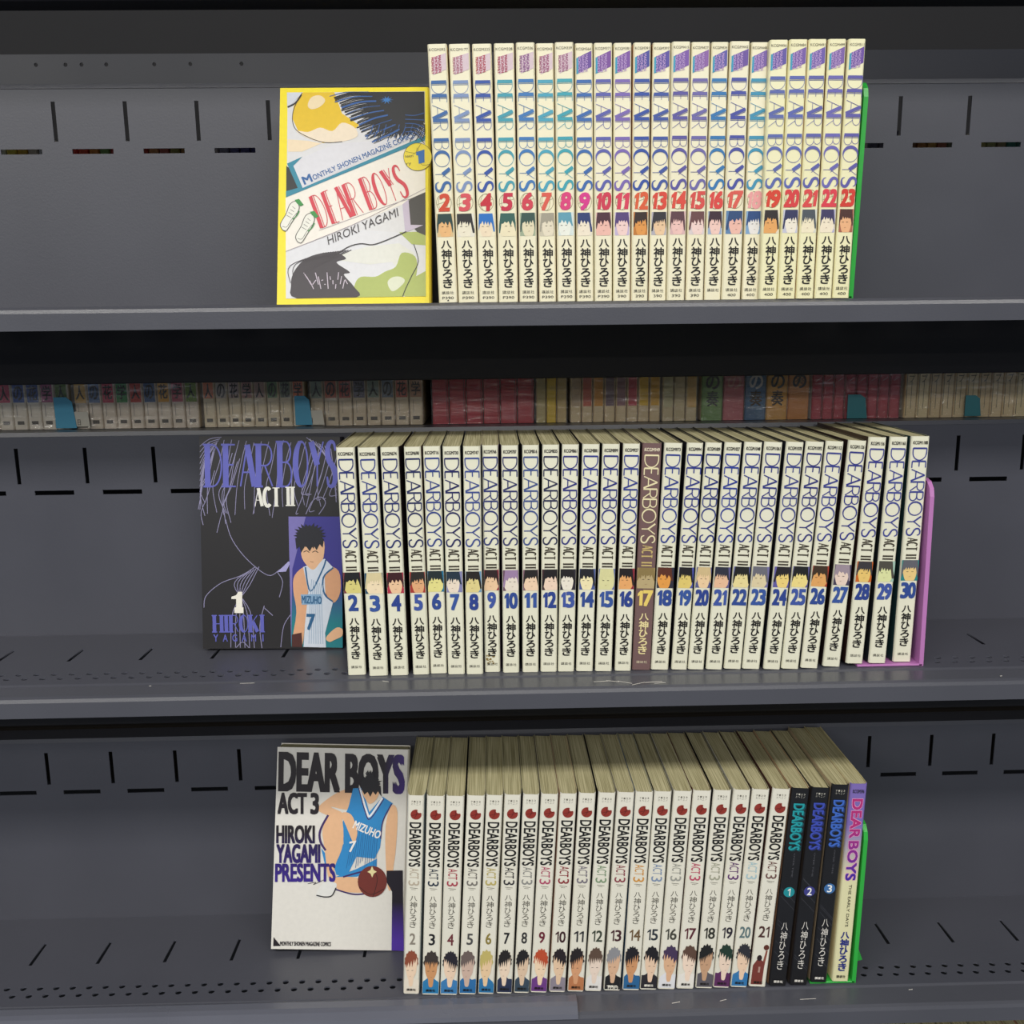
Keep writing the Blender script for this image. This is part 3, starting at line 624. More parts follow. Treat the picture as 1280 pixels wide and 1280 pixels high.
# ------------------------------------------------------------------ BOTTOM ROW  (2 to 21, three black ones, a purple-topped one)
CC = []
for (a, b_, c, d) in ((68, 140, 48, 118), (150, 228, 130, 202), (234, 313, 208, 282), (324, 402, 290, 362), (408, 480, 368, 445), (487, 558, 450, 520), (567, 637, 524, 596), (645, 720, 598, 670), (727, 800, 676, 752), (808, 882, 757, 830)):
    q = lambda v: v/3.458+490; CC.append((q(a), q(b_), q(c), q(d)))
for (a, b_, c, d) in ((95, 168, 36, 108), (175, 248, 113, 190), (252, 327, 196, 267), (331, 405, 268, 340), (413, 490, 344, 415), (495, 572, 418, 500), (580, 657, 506, 572), (665, 737, 574, 648), (744, 817, 650, 720)):
    q = lambda v: v/3.368+720; CC.append((q(a), q(b_), q(c), q(d)))
for (a, b_, c, d) in ((152, 225, 52, 122), (230, 305, 132, 208), (312, 387, 218, 292), (395, 465, 303, 373), (470, 540, 392, 462)):
    q = lambda v: v/3.28+920; CC.append((q(a), q(b_), q(c), q(d)))
TC = [992, 991.5, 991, 991, 990, 990, 989.5, 989, 989, 989, 990.5, 989, 988, 988, 988, 986.5, 986, 986.5, 986, 986, 986.5, 985, 983.5, 981.5]
YC = [1243, 1244, 1244.5, 1244, 1244, 1243, 1243, 1242.5, 1241.5, 1241, 1243, 1241, 1239, 1240, 1240.5, 1237, 1236.5, 1236.5, 1237, 1236.5, 1233, 1232, 1231.5, 1230]
SCc = ['c8c4b8', '2c6c88', 'c8b8a0', '4c4440', 'd8d4c4', 'ccc8b8', '28303c', 'b8b0a4', 'cc9c84', '382e2c', '2c2826', 'c8c0b0', '1c5c8c', '242220', 'd0ccbc', '5c2c28', '2a2826', 'c8c4b4', '3c2c28', '5c3c34', 'b08464', '3c3834', 'a89478', 'dcd0a0']
BC = {2: ('8c4a34', 'ecd0b4', 'e6dccc', 'b89c90', 'auburn, leaning left'), 3: ('3c3430', 'cc9464', '2c7cb0', 'c8946c', 'dark brown over bronze'), 4: ('24202a', 'eccfb4', '3c7cb4', '111', 'spiky black over cream, light blue below'),
 5: ('6a5c58', 'ccb0a0', '2c6ca4', '', 'streaky taupe, blue and white below'), 6: ('c0b068', 'e8c8a0', '2c74a8', '', 'straw blond'), 7: ('221e1e', 'ecd4bc', '2a3450', '', 'black over pale cream, navy below'),
 8: ('1e1c1e', 'dcc0a4', '384858', '', 'black over tan, grey-blue below'), 9: ('b84c2c', 'f0d4b4', '6c3c84', '', 'orange-red, purple below'), 10: ('241c20', 'e4c4a4', '8c8490', '', 'black crop, grey below'),
 11: ('221c1e', 'd49c74', 'b87850', '', 'black over brown tan'), 12: ('5c483c', 'e8d4c4', 'e4e0dc', '', 'spiky brown, white below'), 13: ('8c8c90', 'd8b090', '1c1c20', '', 'silver grey, black below'),
 14: ('1c1a20', 'cc9468', '2c6494', '', 'black over tan, deep blue below'), 15: ('1c1a1e', 'e8c8ac', '28262c', '', 'black fringe with dark vest below'), 16: ('443454', 'dcb08c', 'e0e0e4', '', 'dark violet crop, white below'),
 17: ('5c4438', 'f0d8c4', 'e8e4dc', '', 'long brown, white below'), 18: ('1c1c1c', 'c49c7c', '5c5860', '', 'flat black crop, grey below'), 19: ('20382c', 'ecd4c0', '5c2c5c', '', 'green-black bob, plum below'),
 20: ('2c2c34', 'ecccb0', '3478b0', '', 'spiky slate black, bright blue below'), 21: ('2c1c1c', '8c4c3c', '783830', '', 'small dark red figure shape')}
ACTC = ['b8ab98', '1c2c40', 'a8384c', '74706a', 'b8a860', '2a2a30', '8c8c88', 'b04868', '8c2430', '76707c', '7c9474', '8c3c48', 'd09038', '7c90b0', '9c9c94', 'bc4464', 'a4a490', '5c2c6c', 'a8c4cc', '6c4844']
NC = ['8c8478', '1c1c20', '6c2c34', '4c4c4c', '8c7c3c', '1c1c20', '343434', '6c2434', '3c1c20', '2c2c30', '3c4438', '48282c', '6c5438', '2c343c', '44443c', '5c2430', '28281f', '2c2834', '5c7478', '4c2c28']
SPC = paper_spine('white_jacket', 'dcd8c8', 'e6e3d6'); SPK = paper_spine('black_jacket', '141416', '1c1c20', 0.3)
SPP = two_tone('purple_to_cream_jacket', 'dcd8ac', '7a68b0', 'Z', .52*H, .80*H)
RC = 'bottom row of comics standing spine out'
PUR = two_tone('magenta_to_violet_ink', '43289a', 'b02c74', 'Z', .55*H, .80*H)
pos = []
for i in range(24):
    t0, t1, b0, b1 = CC[i]
    x, Y, a = solve((t0+t1)/2, TC[i], (b0+b1)/2, YC[i], ZB, False); Y = max(.6845, min(.6905, Y))
    x, _ = at_y((b0+b1)/2, YC[i], Y); xt, _ = at_y((t0+t1)/2, TC[i], Y); a = math.asin((xt-x)/HB)
    ws = (at_y(t1, TC[i], Y)[0]-at_y(t0, TC[i], Y)[0])*math.cos(a); pos.append([x, Y, a, ws])
for i in range(24):
    x, Y, a, ws = pos[i]; n = i+2; gaps = []
    for j in (i-1, i+1):
        if 0 <= j < len(pos):
            gaps.append(min(abs(pos[j][0]-x), abs((pos[j][0]+HB*math.sin(pos[j][2]))-(x+HB*math.sin(a)))))
    wp = max(min(0.0160, min(gaps)*math.cos(a)-0.0001), ws*.98); ws = min(ws, wp)
    zb_ = bot.z+(0.0022 if i >= 22 else 0)
    hw = ws/2-0.0011
    if i < 20:
        fr, pa, cl, _, words = BC[n]
        b = make_book('white spined comic numbered %d, bottom row, foot picture %s' % (n, words), RC, ws, wp, SPC, SCc[i], x, Y, zb_, a)
        shared('title_lettering', C_TITLE, b); shared('subtitle_lettering', C_ACT, b, ACTC[i]); shared('author_lettering', C_AUTH, b)
        shared('series_mark', C_CODE, b); q = shared('ball_emblem', C_BALL, b)
        p = Print(); s_ = str(n); hw2 = hw*.74 if len(s_) > 1 else hw*.40
        p.number(s_, -hw2, hw2, .258*H, .314*H, NC[i], 2, bold=.02, slim=True); put('volume_number', p, b)
        p = Print()
        if n == 21:
            p.disc(.0034, .205*H, .0022, .0024, '5c2c20', 1); p.poly([(.0012, .10*H), (.0034, .19*H), (.0048, .19*H), (.0030, .08*H)], '8c4c3c', 1)
            p.disc(-.0012, .150*H, .0020, .0026, '2c1c1c', 2); p.poly([(-hw, .002), (hw*.55, .002), (hw*.6, .125*H), (.0005, .14*H), (-.003, .14*H), (-hw, .11*H)], '783830', 1); p.text('1', -.0012, .0004, .075*H, .105*H, 'b08c80', 3)
        else:
            patch(p, -hw-.0006, hw+.0006, .0012, .240*H, None, fr, pa, n*5+(3 if n == 7 else 2), True, cl)
        if n == 13: p.text('TOO', -hw*.8, hw*.8, .001, .028*H, 'dcd8cc', 5, bold=.03)
        put('picture_patch', p, b)
        shared('publisher_lettering', C_PUB, b, 'f0ece0' if cl in ('1c1c20', '28262c') else None)
    elif i < 23:
        k = i-19; col = ['1f98a0', '3a4cb0', '3c66c0'][k-1]; cn = ['teal', 'dark violet-blue', 'mid-blue'][k-1]; dc = ['1c8c94', '3a3c84', '3c6ca4'][k-1]
        b = make_book('black spined comic with %s disc numbered %d in the bottom row' % (cn, k), RC, ws, wp, SPK, SCc[i], x, Y, zb_, a)
        p = Print(); p.text('DEARBOYS', -.0044, .0040, .697*H, .925*H, col, 2, mode='v', bold=.03)
        p.text('DEARBOYS', -.0036, .0050, .692*H, .920*H, {'1f98a0': '0f5058', '3a4cb0': '242c68', '3c66c0': '20386c'}[col], 1, mode='v', bold=.04); put('title_lettering', p, b)
        p = Print(); p.text('OVER TIME', .0002, .0014, .56*H, .68*H, '55555c', 2, mode='v'); put('subtitle_lettering', p, b)
        p = Print(); p.disc(.0002, .485*H, .0044, .0044, dc, 1); p.number(str(k), -.0010 if k == 1 else -.0016, .0014 if k == 1 else .0020, .467*H, .503*H, 'f0f0ec', 2, bold=.02, slim=True); put('number_disc', p, b)
        p = Print(); stack_text(p, AUTHOR, 0, .0054, .335*H, .085*H, 'd8d4cc', .0); put('author_lettering', p, b)
        shared('publisher_lettering', C_PUB, b, 'e8e4dc'); shared('series_mark', C_CODE, b, 'c8c4b8')
        p = Print(); r = random.Random(k)
        for q in range(6): z_ = r.uniform(.05, .5)*H; p.line([(-hw, z_+.012), (hw, z_)], .00018, '4c4c54', 0)
        put('hatching', p, b)
    else:
        b = make_book('purple topped cream spined comic at right end of the bottom row', RC, ws, wp, SPP, 'dcd0a0', x, Y, zb_, a)
        p = Print(); W2 = dict(W1); W2['O'] = 1.0
        for t_, z0_, z1_ in (('DEAR', .735*H, .925*H), ('BOYS', .523*H, .718*H)):
            p.text(t_, -.0038, .0038, z0_, z1_, 'e8a0c8', 1, mode='v', bold=.10)
            p.text(t_, -.0038, .0038, z0_, z1_, PUR, 2, mode='v', bold=.05)
        put('title_lettering', p, b)
        p = Print(); p.text('THE EARLY DAYS', -.0004, .0018, .285*H, .50*H, '3c382c', 2, mode='v', bold=.01); put('subtitle_lettering', p, b)
        p = Print(); stack_text(p, AUTHOR, .0002, .0066, .262*H, .055*H, '27307c', .045); put('author_lettering', p, b)
        p = Print(); p.text('KCGM596', -hw*.8, hw*.8, .955*H, .972*H, '2c2838', 2, bold=.02); put('series_code', p, b)
        p = Print(); row_text(p, PUB, -.0038, .0038, .018*H, .032*H, '2a2620', .02); put('publisher_lettering', p, b)
xC, YCk, aC, wC = pos[-1]

# ------------------------------------------------------------------ the three first volumes, shown cover out
WC, TC_ = 0.1135, 0.0165
def cover_book(label, front, spine, X, Y, Z, lean, rotz=0.0, roll=0.0, h=HB):
    """leans back by 'lean'; cover faces the camera, spine on its right-hand side"""
    r = thing('comic_volume', label, 'book', (X, Y, Z+0.0003)); r.rotation_mode = 'XYZ'; r.rotation_euler = (-lean, roll, rotz)
    t = 0.0004; W = WC/2; T = TC_
    # section seen from above: front cover, rounded spine on the right, back cover
    o = [(-W, 0), (W-0.0016, 0), (W-0.0003, 0.0012), (W, 0.003), (W, T-0.003), (W-0.0003, T-0.0012), (W-0.0016, T), (-W, T)]
    i = [(-W, t), (W-0.0018, t), (W-0.0008, 0.0014), (W-t, 0.003), (W-t, T-0.003), (W-0.0008, T-0.0014), (W-0.0018, T-t), (-W, T-t)]
    n = len(o); V = [(x, y, z) for z in (0, h) for q in (o, i) for x, y in q]; F = []; mi = []
    for k in range(n-1):
        s_ = 0 if k in (0, 6) else 1
        F += [(k, k+1, k+1+2*n, k+2*n), (k+1+n, k+n, k+3*n, k+1+3*n), (k+2*n, k+1+2*n, k+1+3*n, k+3*n), (k+n, k+1+n, k+1, k)]; mi += [s_]*4
    link('jacket', mesh('jacket', V, F, [ink(front) if isinstance(front, str) else front, ink(spine)], mi), r)
    V, F = box_vf(-W+0.001, W-0.0018, t+0.0002, T-t-0.0002, 0.0008, h-0.0008); link('page_block', mesh('page_block', V, F, [PAGES_X]), r)
    return r
def quad_map(TL, TR, BL, BR, h=HB):
    """crop pixel -> cover coordinates (x from the middle, z from the foot)"""
    def f_(x, y):
        v = 0.5; u = .5
        for _ in range(8):
            tx = TL[0]+(TR[0]-TL[0])*u; bx = BL[0]+(BR[0]-BL[0])*u; ty = TL[1]+(TR[1]-TL[1])*u; by = BL[1]+(BR[1]-BL[1])*u
            v = (y-by)/(ty-by)
            lx = BL[0]+(TL[0]-BL[0])*v; rx = BR[0]+(TR[0]-BR[0])*v; u = (x-lx)/(rx-lx)
        return ((u-.5)*WC, v*h)
    return f_
class Art(Print):
    def __init__(s, q): super().__init__(); s.q = q
    box = None
    def k(s, p):
        if not s.box: return p
        x0, y0, x1, y1 = s.box; return (max(x0, min(x1, p[0])), max(y0, min(y1, p[1])))
    def P(s, pts, mat, layer=0): s.poly([s.q(*s.k(p)) for p in pts], mat, layer)
    def S(s, pts, mat, layer=0): s.P(crom(pts, 4, True), mat, layer)
    def L(s, pts, w_, mat, layer=0): s.line([s.q(*s.k(p)) for p in (crom(pts, 5) if len(pts) > 2 else pts)], w_, mat, layer)
    def SP(s, cx, cy, rx, ry, inner, n, mat, layer=0, seed=1, a0=0, a1=360):
        r = random.Random(seed); pts = []
        for i in range(n):
            for j, k in ((0, 1.0), (0.5, inner)):
                a = math.radians(a0+(a1-a0)*(i+j)/n); k *= r.uniform(0.88, 1.08) if j == 0 else 1
                pts.append((cx+rx*k*math.cos(a), cy-ry*k*math.sin(a)))
        s.P(pts, mat, layer)
    def tilt(s, x0, y0, ang):
        """frame turned by ang degrees about a crop pixel; units crop pixels, y up"""
        c, d = math.cos(math.radians(ang)), math.sin(math.radians(ang))
        return lambda a, b: s.q(x0+a*c-b*d, y0-(a*d+b*c))

# --- top: yellow frame, two picture fields, slanted title band
X0, _ = at_y(345, 380, 0.727); X1, _ = at_y(540, 380, 0.727)
ck = cover_book('yellow framed comic cover with red title, leaning at left of top row', 'f2de1c', 'e6d24c', (X0+X1)/2, 0.727, top.z, 0.325)
q = quad_map((78, 270), (692, 270), (52, 1168), (690, 1172)); a = Art(q)
a.P([(108, 290), (672, 288), (668, 1142), (90, 1142)], 'd9d8da', 0); put('picture_field', a, ck)
a = Art(q); a.box = (106, 290, 670, 540)                        # plain colour fields standing in for the drawing
a.P([(162, 290), (300, 288), (330, 380), (400, 430), (330, 500), (250, 505), (150, 455), (126, 400), (132, 350)], 'e3bd1e', 1)
a.S([(190, 345), (205, 312), (240, 303), (262, 325), (240, 352), (205, 362)], 'ecd8b0', 2)
a.S([(140, 452), (190, 458), (240, 440), (290, 455), (330, 420), (380, 440), (392, 478), (330, 500), (245, 502), (180, 480)], 'ecdcc4', 2)
a.P([(106, 488), (190, 495), (245, 506), (165, 548), (106, 545)], 'ecd8b8', 1)
a.L([(168, 292), (130, 370), (135, 440), (190, 480), (260, 503), (330, 500)], .0005, '3a3430', 3)
a.SP(560, 372, 150, 118, .80, 54, '17181e', 3, 3); a.P([(395, 290), (672, 288), (672, 392), (480, 400)], '17181e', 3)
a.SP(515, 325, 30, 18, .35, 10, '2b72b8', 4, 4)
r = random.Random(21)
for k in range(34):                                            # loose strokes running out of the dark mass
    t_ = k/33; x_ = 290+t_*170; y_ = 296+t_*190; e_ = r.uniform(-14, 10)
    a.L([(x_+150-40*t_, y_-6-25*t_), (x_+70, y_-8), (x_+e_, y_+12+12*t_)], .0005+.0004*(k % 3), '17181e' if k % 4 else '27589c', 4)
for k in range(26): x_ = 440+9*k; a.L([(x_+18, 430), (x_+8, 462), (x_-10+r.uniform(-6, 6), 488+r.uniform(-10, 18))], .0006, '27589c' if k % 3 == 0 else '17181e', 4)
for k in range(14): a.L([(590, 390+6*k), (630, 392+6*k), (668, 382+10*k)], .0006, '27589c' if k % 3 == 0 else '17181e', 4)
a.P([(106, 290), (172, 290), (120, 345), (106, 352)], 'cfd3dc', 2); a.L([(108, 352), (140, 335), (165, 300)], .0012, '1c1c24', 3)
a.P([(102, 545), (165, 545), (140, 590), (102, 600)], '1c2022', 2)
put('upper_artwork', a, ck)
a = Art(q)
a.P([(102, 590), (165, 562), (128, 600), (165, 692), (672, 478), (670, 498), (96, 730), (96, 705), (145, 692)], '23839c', 3)
a.P([(99, 600), (130, 620), (148, 690), (97, 712)], '1c2022', 2)
a.P([(128, 600), (165, 565), (300, 510), (430, 500), (560, 480), (640, 478), (165, 692)], 'd9d8de', 2)
a.P([(94, 732), (670, 500), (670, 728), (92, 952)], 'ece6dc', 1)
a.L([(92, 952), (380, 842), (670, 700)], .0004, 'a89ca4', 4)
a.L([(230, 868), (570, 752), (600, 752)], .0004, 'a89ca4', 4)
a.P([(600, 745), (670, 715), (669, 895), (635, 880), (608, 850)], '3a3630', 2); a.P([(575, 765), (600, 745), (608, 850), (660, 852), (585, 882)], 'c4b8cc', 3)
put('title_band', a, ck)
a = Art(q)
a.P([(92, 952), (360, 865), (575, 882), (669, 895), (668, 1142), (90, 1142)], 'dadade', 1)
a.box = (91, 860, 669, 1142)
a.P([(270, 985), (330, 960), (440, 935), (560, 925), (620, 965), (630, 1040), (590, 1080), (530, 1000), (440, 1010)], 'dcdcd4', 2)
a.S([(375, 1090), (400, 1060), (460, 1060), (500, 1040), (545, 1020), (570, 965), (625, 980), (632, 1040), (612, 1100), (572, 1142), (470, 1142), (375, 1142)], 'a9b660', 3)
a.P([(560, 880), (668, 878), (668, 935), (612, 930)], 'a9b660', 2); a.P([(600, 1075), (668, 1040), (668, 1142), (580, 1142)], 'a9b660', 2)
a.S([(510, 1085), (530, 1064), (562, 1062), (582, 1078), (560, 1105), (528, 1120)], 'd8dcc4', 4)
a.S([(135, 1142), (112, 1090), (125, 1035), (170, 985), (235, 962), (300, 960), (340, 985), (300, 1000), (355, 1040), (330, 1050), (372, 1100), (380, 1142)], '332c33', 4)
for k in range(16): a.L([(165+12*k, 1040+(k % 4)*16), (185+10*k, 1070+(k % 3)*18)], .0006, 'c9bccb', 5)
for k in range(12): a.L([(110+14*k, 1080-8*k), (90+22*k+20, 1010-5*k), (250+10*k, 960-k)], .0005, '332c33', 5)
a.L([(275, 985), (345, 940), (400, 925), (448, 930), (500, 915), (590, 878)], .0008, '2a2628', 5); a.L([(620, 930), (638, 1000), (610, 1060), (585, 1110), (572, 1142)], .0006, '2a2628', 5)
put('lower_artwork', a, ck)
a = Art(q); T = a.tilt(172, 680, 23)
a.text('M', 2, 38, 1, 33, '1c5c9c', 5, bold=.05, T=T); a.text('ONTHLY SHONEN MAGAZINE COMICS', 44, 498, 2, 24, '1c5c9c', 5, bold=.012, T=T); put('magazine_lettering', a, ck)
a = Art(q); T = a.tilt(243, 862, 19.5)
W3 = {'E': .7, 'Y': 1.0, 'S': .9}
def px_strokes(a, t, x0, x1, z0, z1, mat, thin, thick, T, gap, widths, double=0, serif=0, layer=5):
    # stroke widths are crop pixels in this frame
    a.strokes(t, x0, x1, z0, z1, mat, thin, thick, layer, 'h', widths, gap, serif, double, T)
px_strokes(a, 'DEAR', 0, 182, 4, 142, 'cf3546', 3, 15, T, .34, W3, double=.85); px_strokes(a, 'BOYS', 216, 385, 4, 142, 'cf3546', 3, 15, T, .34, W3, double=.85); put('title_lettering', a, ck)
a = Art(q); T = a.tilt(268, 928, 21.5); a.text('HIROKI YAGAMI', 0, 320, 0, 34, '3a3438', 5, shear=.25, T=T); put('author_lettering', a, ck)
a = Art(q)                                                     # ball with the number, and the pair of shoes
cc = [(640+58*math.cos(k*math.pi/14), 568-58*math.sin(k*math.pi/14)) for k in range(28)]
a.P(cc, 'ecd838', 6); a.L(cc+cc[:1], .0003, '4a3c20', 7)
a.L([(655, 512), (640, 545), (655, 600), (690, 600)], .0003, '4a3c20', 7); a.L([(590, 545), (630, 552), (638, 530)], .0003, '4a3c20', 7)
T = a.tilt(588, 572, 5); a.text("teen'", 0, 38, 0, 14, '3c3420', 7, T=T); T = a.tilt(594, 606, 5); a.text('ry', 0, 20, 0, 12, '3c3420', 7, T=T)
a.P([(634, 548), (668, 538), (668, 592), (644, 598), (642, 562), (634, 562)], '2468b4', 8); put('number_ball', a, ck)
a = Art(q)
for dx, dy, rt in ((0, 0, 0), (62, 50, 0)):
    S = [(78, 862), (72, 840), (95, 800), (112, 760), (135, 748), (150, 770), (140, 800), (118, 835), (95, 868)]
    a.S([(x+dx, y+dy) for x, y in S], 'e8e6dc', 5); a.L([(x+dx, y+dy) for x, y in S+S[:1]], .0005, '3c3a36', 6); a.L([(80+dx, 850+dy), (98+dx, 852+dy), (118+dx, 822+dy), (140+dx, 795+dy)], .0003, '3c3a36', 6)
    a.P([(132+dx, 742+dy), (150+dx, 738+dy), (168+dx, 762+dy), (155+dx, 768+dy), (140+dx, 756+dy)], '2c8c3c', 7)
    for k in range(4): a.L([(98+dx+8*k, 805+dy-12*k), (116+dx+6*k, 815+dy-12*k)], .0003, '3c3a36', 7)
    a.L([(122+dx, 822+dy), (140+dx, 806+dy), (150+dx, 788+dy)], .0007, '2c8c3c', 7)
put('shoe_drawing', a, ck)

# --- middle: black cover, violet title, grey line pattern, small picture box
xc = at_y(254, 814, 0.750)[0]
ck = cover_book('black comic cover with violet title, standing at left of middle row', '1b191c', '232026', xc+WC/2, 0.750, mid.z+0.0010, 0.12, roll=0.018)
q = quad_map((68, 105), (722, 100), (85, 1075), (742, 1060)); a = Art(q)
r = random.Random(11); G = '8a86a8'
for k in range(17):                                            # sweeping pale strokes
    x_ = 75+k*34; a.L([(x_+40, 118+r.uniform(0, 25)), (x_+18, 230+r.uniform(-20, 20)), (x_-4+r.uniform(-10, 14), 330), (x_-14+r.uniform(-20, 30), 400+r.uniform(0, 70))], .0005, G, 1)
for k in range(14):
    x_ = r.uniform(76, 210) if k % 2 else r.uniform(520, 690); y_ = r.uniform(150, 260); a.L([(x_+50, y_), (x_+15, y_+120), (x_-12, y_+190), (x_+r.uniform(-10, 25), y_+250+r.uniform(-20, 50) if x_ < 300 else y_+190)], .00055, G, 1)
a.L([(190, 500), (178, 440), (150, 540)], .00055, G, 1)
for k in range(12): a.L([(170-6*k, 108+8*k), (115-3*k, 118+16*k), (72, 150+26*k)], .0005, G, 1)
for k in range(9): a.L([(560+14*k, 105+6*k), (640+6*k, 170+12*k), (700, 250+18*k)], .0005, G, 1)
a.L([(190, 480), (220, 570), (290, 660), (385, 730), (440, 705), (500, 655)], .0006, G, 1)
a.L([(90, 885), (100, 830), (170, 770), (260, 735), (330, 692)], .0006, G, 1)
for k in range(6): a.L([(345-12*k, 692+6*k), (300-14*k, 780), (225+16*k, 900), (215+22*k, 1066)], .0006, G, 1)
a.L([(430, 715), (455, 760), (440, 830)], .0006, G, 1); a.L([(370, 870), (350, 960), (360, 1066)], .0006, G, 1); a.L([(370, 880), (410, 915)], .0006, G, 1)
a.L([(500, 900), (462, 960), (448, 1060)], .0006, G, 1); a.L([(240, 1066), (270, 1040), (300, 1066)], .0006, G, 1)
a.P([(430, 715), (482, 665), (490, 672), (470, 712)], 'a8a4d4', 1)
a.L([(560, 450), (590, 390), (630, 372), (650, 400), (620, 450)], .0006, G, 1)
put('line_artwork', a, ck)
a = Art(q); W4 = {'E': .75, 'Y': 1.0, 'S': .75}
T = a.tilt(108, 335, 0.8)
px_strokes(a, 'DEAR', 0, 298, 4, 192, '5c5fb4', 7, 26, T, .30, W4, serif=20, layer=2); px_strokes(a, 'BOYS', 332, 590, 4, 205, '5c5fb4', 7, 26, T, .30, W4, serif=18, layer=2); put('title_lettering', a, ck)
a = Art(q); T = a.tilt(322, 418, 1.5); px_strokes(a, 'ACT', 4, 118, 0, 82, 'e8e6dc', 3, 15, T, .25, {}, serif=11, layer=3); px_strokes(a, 'II', 148, 186, 2, 84, 'e8e6dc', 4, 15, T, .1, {'I': .9}, serif=12, layer=3); put('subtitle_lettering', a, ck)
a = Art(q); a.box = (480, 456, 738, 1056)
a.P([(480, 462), (726, 458), (740, 1056), (497, 1058)], two_tone('violet_to_teal_print', '1f7f88', '3a368c', 'Z', .12*H, .30*H), 2)
a.P([(480, 462), (560, 461), (500, 700), (497, 1058)], '7c74b8', 3)
a.S([(510, 730), (560, 690), (575, 760), (560, 960), (545, 1056), (500, 1056), (520, 900), (505, 800)], 'e0a880', 4)      # plain fields of the printed colours
a.S([(655, 690), (715, 705), (724, 800), (690, 850), (645, 780)], 'dca47c', 4)
a.P([(550, 690), (600, 670), (650, 650), (690, 690), (650, 730), (655, 820), (690, 850), (655, 990), (660, 1056), (555, 1056), (560, 960), (575, 800)], 'd4dce8', 5)
for e_ in (565, 606): a.L([(e_-14, 622), (e_, 616), (e_+13, 623)], .0006, '2c2420', 6)
a.L([(582, 664), (598, 667)], .0004, '8c5c48', 6)
a.L([(560, 690), (585, 800), (640, 700), (655, 655)], .0012, '27608c', 6); a.L([(690, 690), (645, 735), (650, 810), (690, 845)], .0012, '27608c', 6)
a.S([(540, 600), (560, 560), (640, 560), (645, 640), (625, 672), (600, 700), (575, 690), (545, 650)], 'e8b890', 5)
a.SP(578, 548, 76, 58, .76, 24, '1c1d26', 6, 5); a.P([(512, 560), (645, 560), (640, 600), (626, 585), (612, 612), (596, 590), (580, 618), (560, 592), (540, 625), (532, 596), (518, 610)], '1c1d26', 6)
for k in range(7): a.L([(590+9*k, 745+k*4), (584+9*k, 860), (580+11*k, 1040)], .0005, '9cb4cc', 6)
a.P([(540, 815), (635, 812), (637, 858), (545, 862)], '8cb0d0', 6)
a.P([(500, 1000), (545, 990), (550, 1056), (500, 1056)], '4c2420', 6)
a.S([(660, 1010), (705, 965), (736, 970), (736, 1000), (700, 1020), (675, 1030)], 'e8b890', 6)
T = a.tilt(545, 855, -1); a.text('MIZUHO', 0, 92, 0, 34, '27608c', 7, bold=.03, T=T); T = a.tilt(570, 975, 0); a.text('7', 0, 36, 0, 70, '27608c', 7, bold=.04, T=T)
put('picture_box', a, ck)
a = Art(q); T = a.tilt(218, 906, 0); a.P([(232, 906), (232, 880), (240, 880), (240, 842), (218, 842), (218, 832), (240, 824), (250, 808), (268, 808), (268, 880), (274, 880), (274, 906)], 'ece8dc', 6); put('volume_number', a, ck)
a = Art(q); T = a.tilt(132, 1000, 1.5); px_strokes(a, 'HIROKI', 8, 240, 4, 80, '5c5fb4', 4, 17, T, .35, {'I': .6}, serif=12, layer=4)
for k, c in enumerate('YAGAMI'): a.text(c, 2+44*k+(8 if c == 'I' else 0), 24+44*k-(9 if c == 'I' else 0), -40, -8, '5c5fb4', 4, bold=.02, T=T)
put('author_lettering', a, ck)

# --- bottom: white cover with black-violet condensed title
XB0 = at_y(339, 1191, 0.742)[0]
ck = cover_book('white comic cover with black condensed title, leaning at left of bottom row', 'dcd9d2', 'd4d0c4', XB0+WC/2, 0.742, bot.z+0.0024, 0.215, roll=0.043)
q = quad_map((95, 108), (686, 116), (62, 1005), (640, 1028)); a = Art(q)
K1 = two_tone('black_to_violet_ink', '1d151c', '3c1f78', 'X', 0.035, 0.055)
for t_, x0, x1, y0, y1, mt in (('DEAR', 96, 372, 305, 128, '1d151c'), ('BOYS', 392, 660, 314, 134, K1)):
    T = a.tilt(x0, y0, -1.2); a.text(t_, 7, x1-x0-7, 6, y0-y1-6, mt, 3, bold=.045, T=T)
put('title_lettering', a, ck)
a = Art(q); T = a.tilt(92, 408, -.6); a.text('ACT', 5, 128, 4, 94, '1d151c', 3, bold=.045, T=T); a.text('3', 150, 182, 4, 94, '1d151c', 3, bold=.045, T=T); put('subtitle_lettering', a, ck)
a = Art(q); K2 = two_tone('black_to_violet_ink_down', '38208c', '1d151c', 'Z', .30*H, .58*H)
for t_, x1, y0, y1 in (('HIROKI', 255, 535, 458), ('YAGAMI', 278, 622, 542), ('PRESENTS', 350, 706, 628)):
    T = a.tilt(90 if y0 < 700 else 84, y0, -.6); a.text(t_, 0, x1-90, 0, y0-y1, K2, 6, bold=.04, T=T)
put('author_lettering', a, ck)
a = Art(q)                                                     # plain colour fields: limbs, blue kit, ball
BL, SK_, PU = '2c86c4', 'e2b48c', '3c2460'
a.S([(400, 296), (440, 300), (415, 385), (330, 375), (385, 405), (378, 432), (285, 400), (278, 372), (345, 320)], SK_, 3)
a.S([(378, 405), (420, 410), (445, 480), (440, 520), (430, 542), (400, 470)], SK_, 6)
a.P([(430, 292), (470, 290), (500, 400), (560, 330), (605, 360), (560, 440), (545, 560), (520, 610), (440, 600), (395, 690), (350, 680), (340, 640), (300, 630), (285, 560), (330, 620), (385, 540), (380, 450), (410, 370)], BL, 4)
a.L([(460, 292), (490, 400), (505, 415), (560, 335)], .0016, 'e8e8ec', 5); a.L([(455, 292), (485, 408), (506, 428), (566, 340)], .0008, PU, 5)
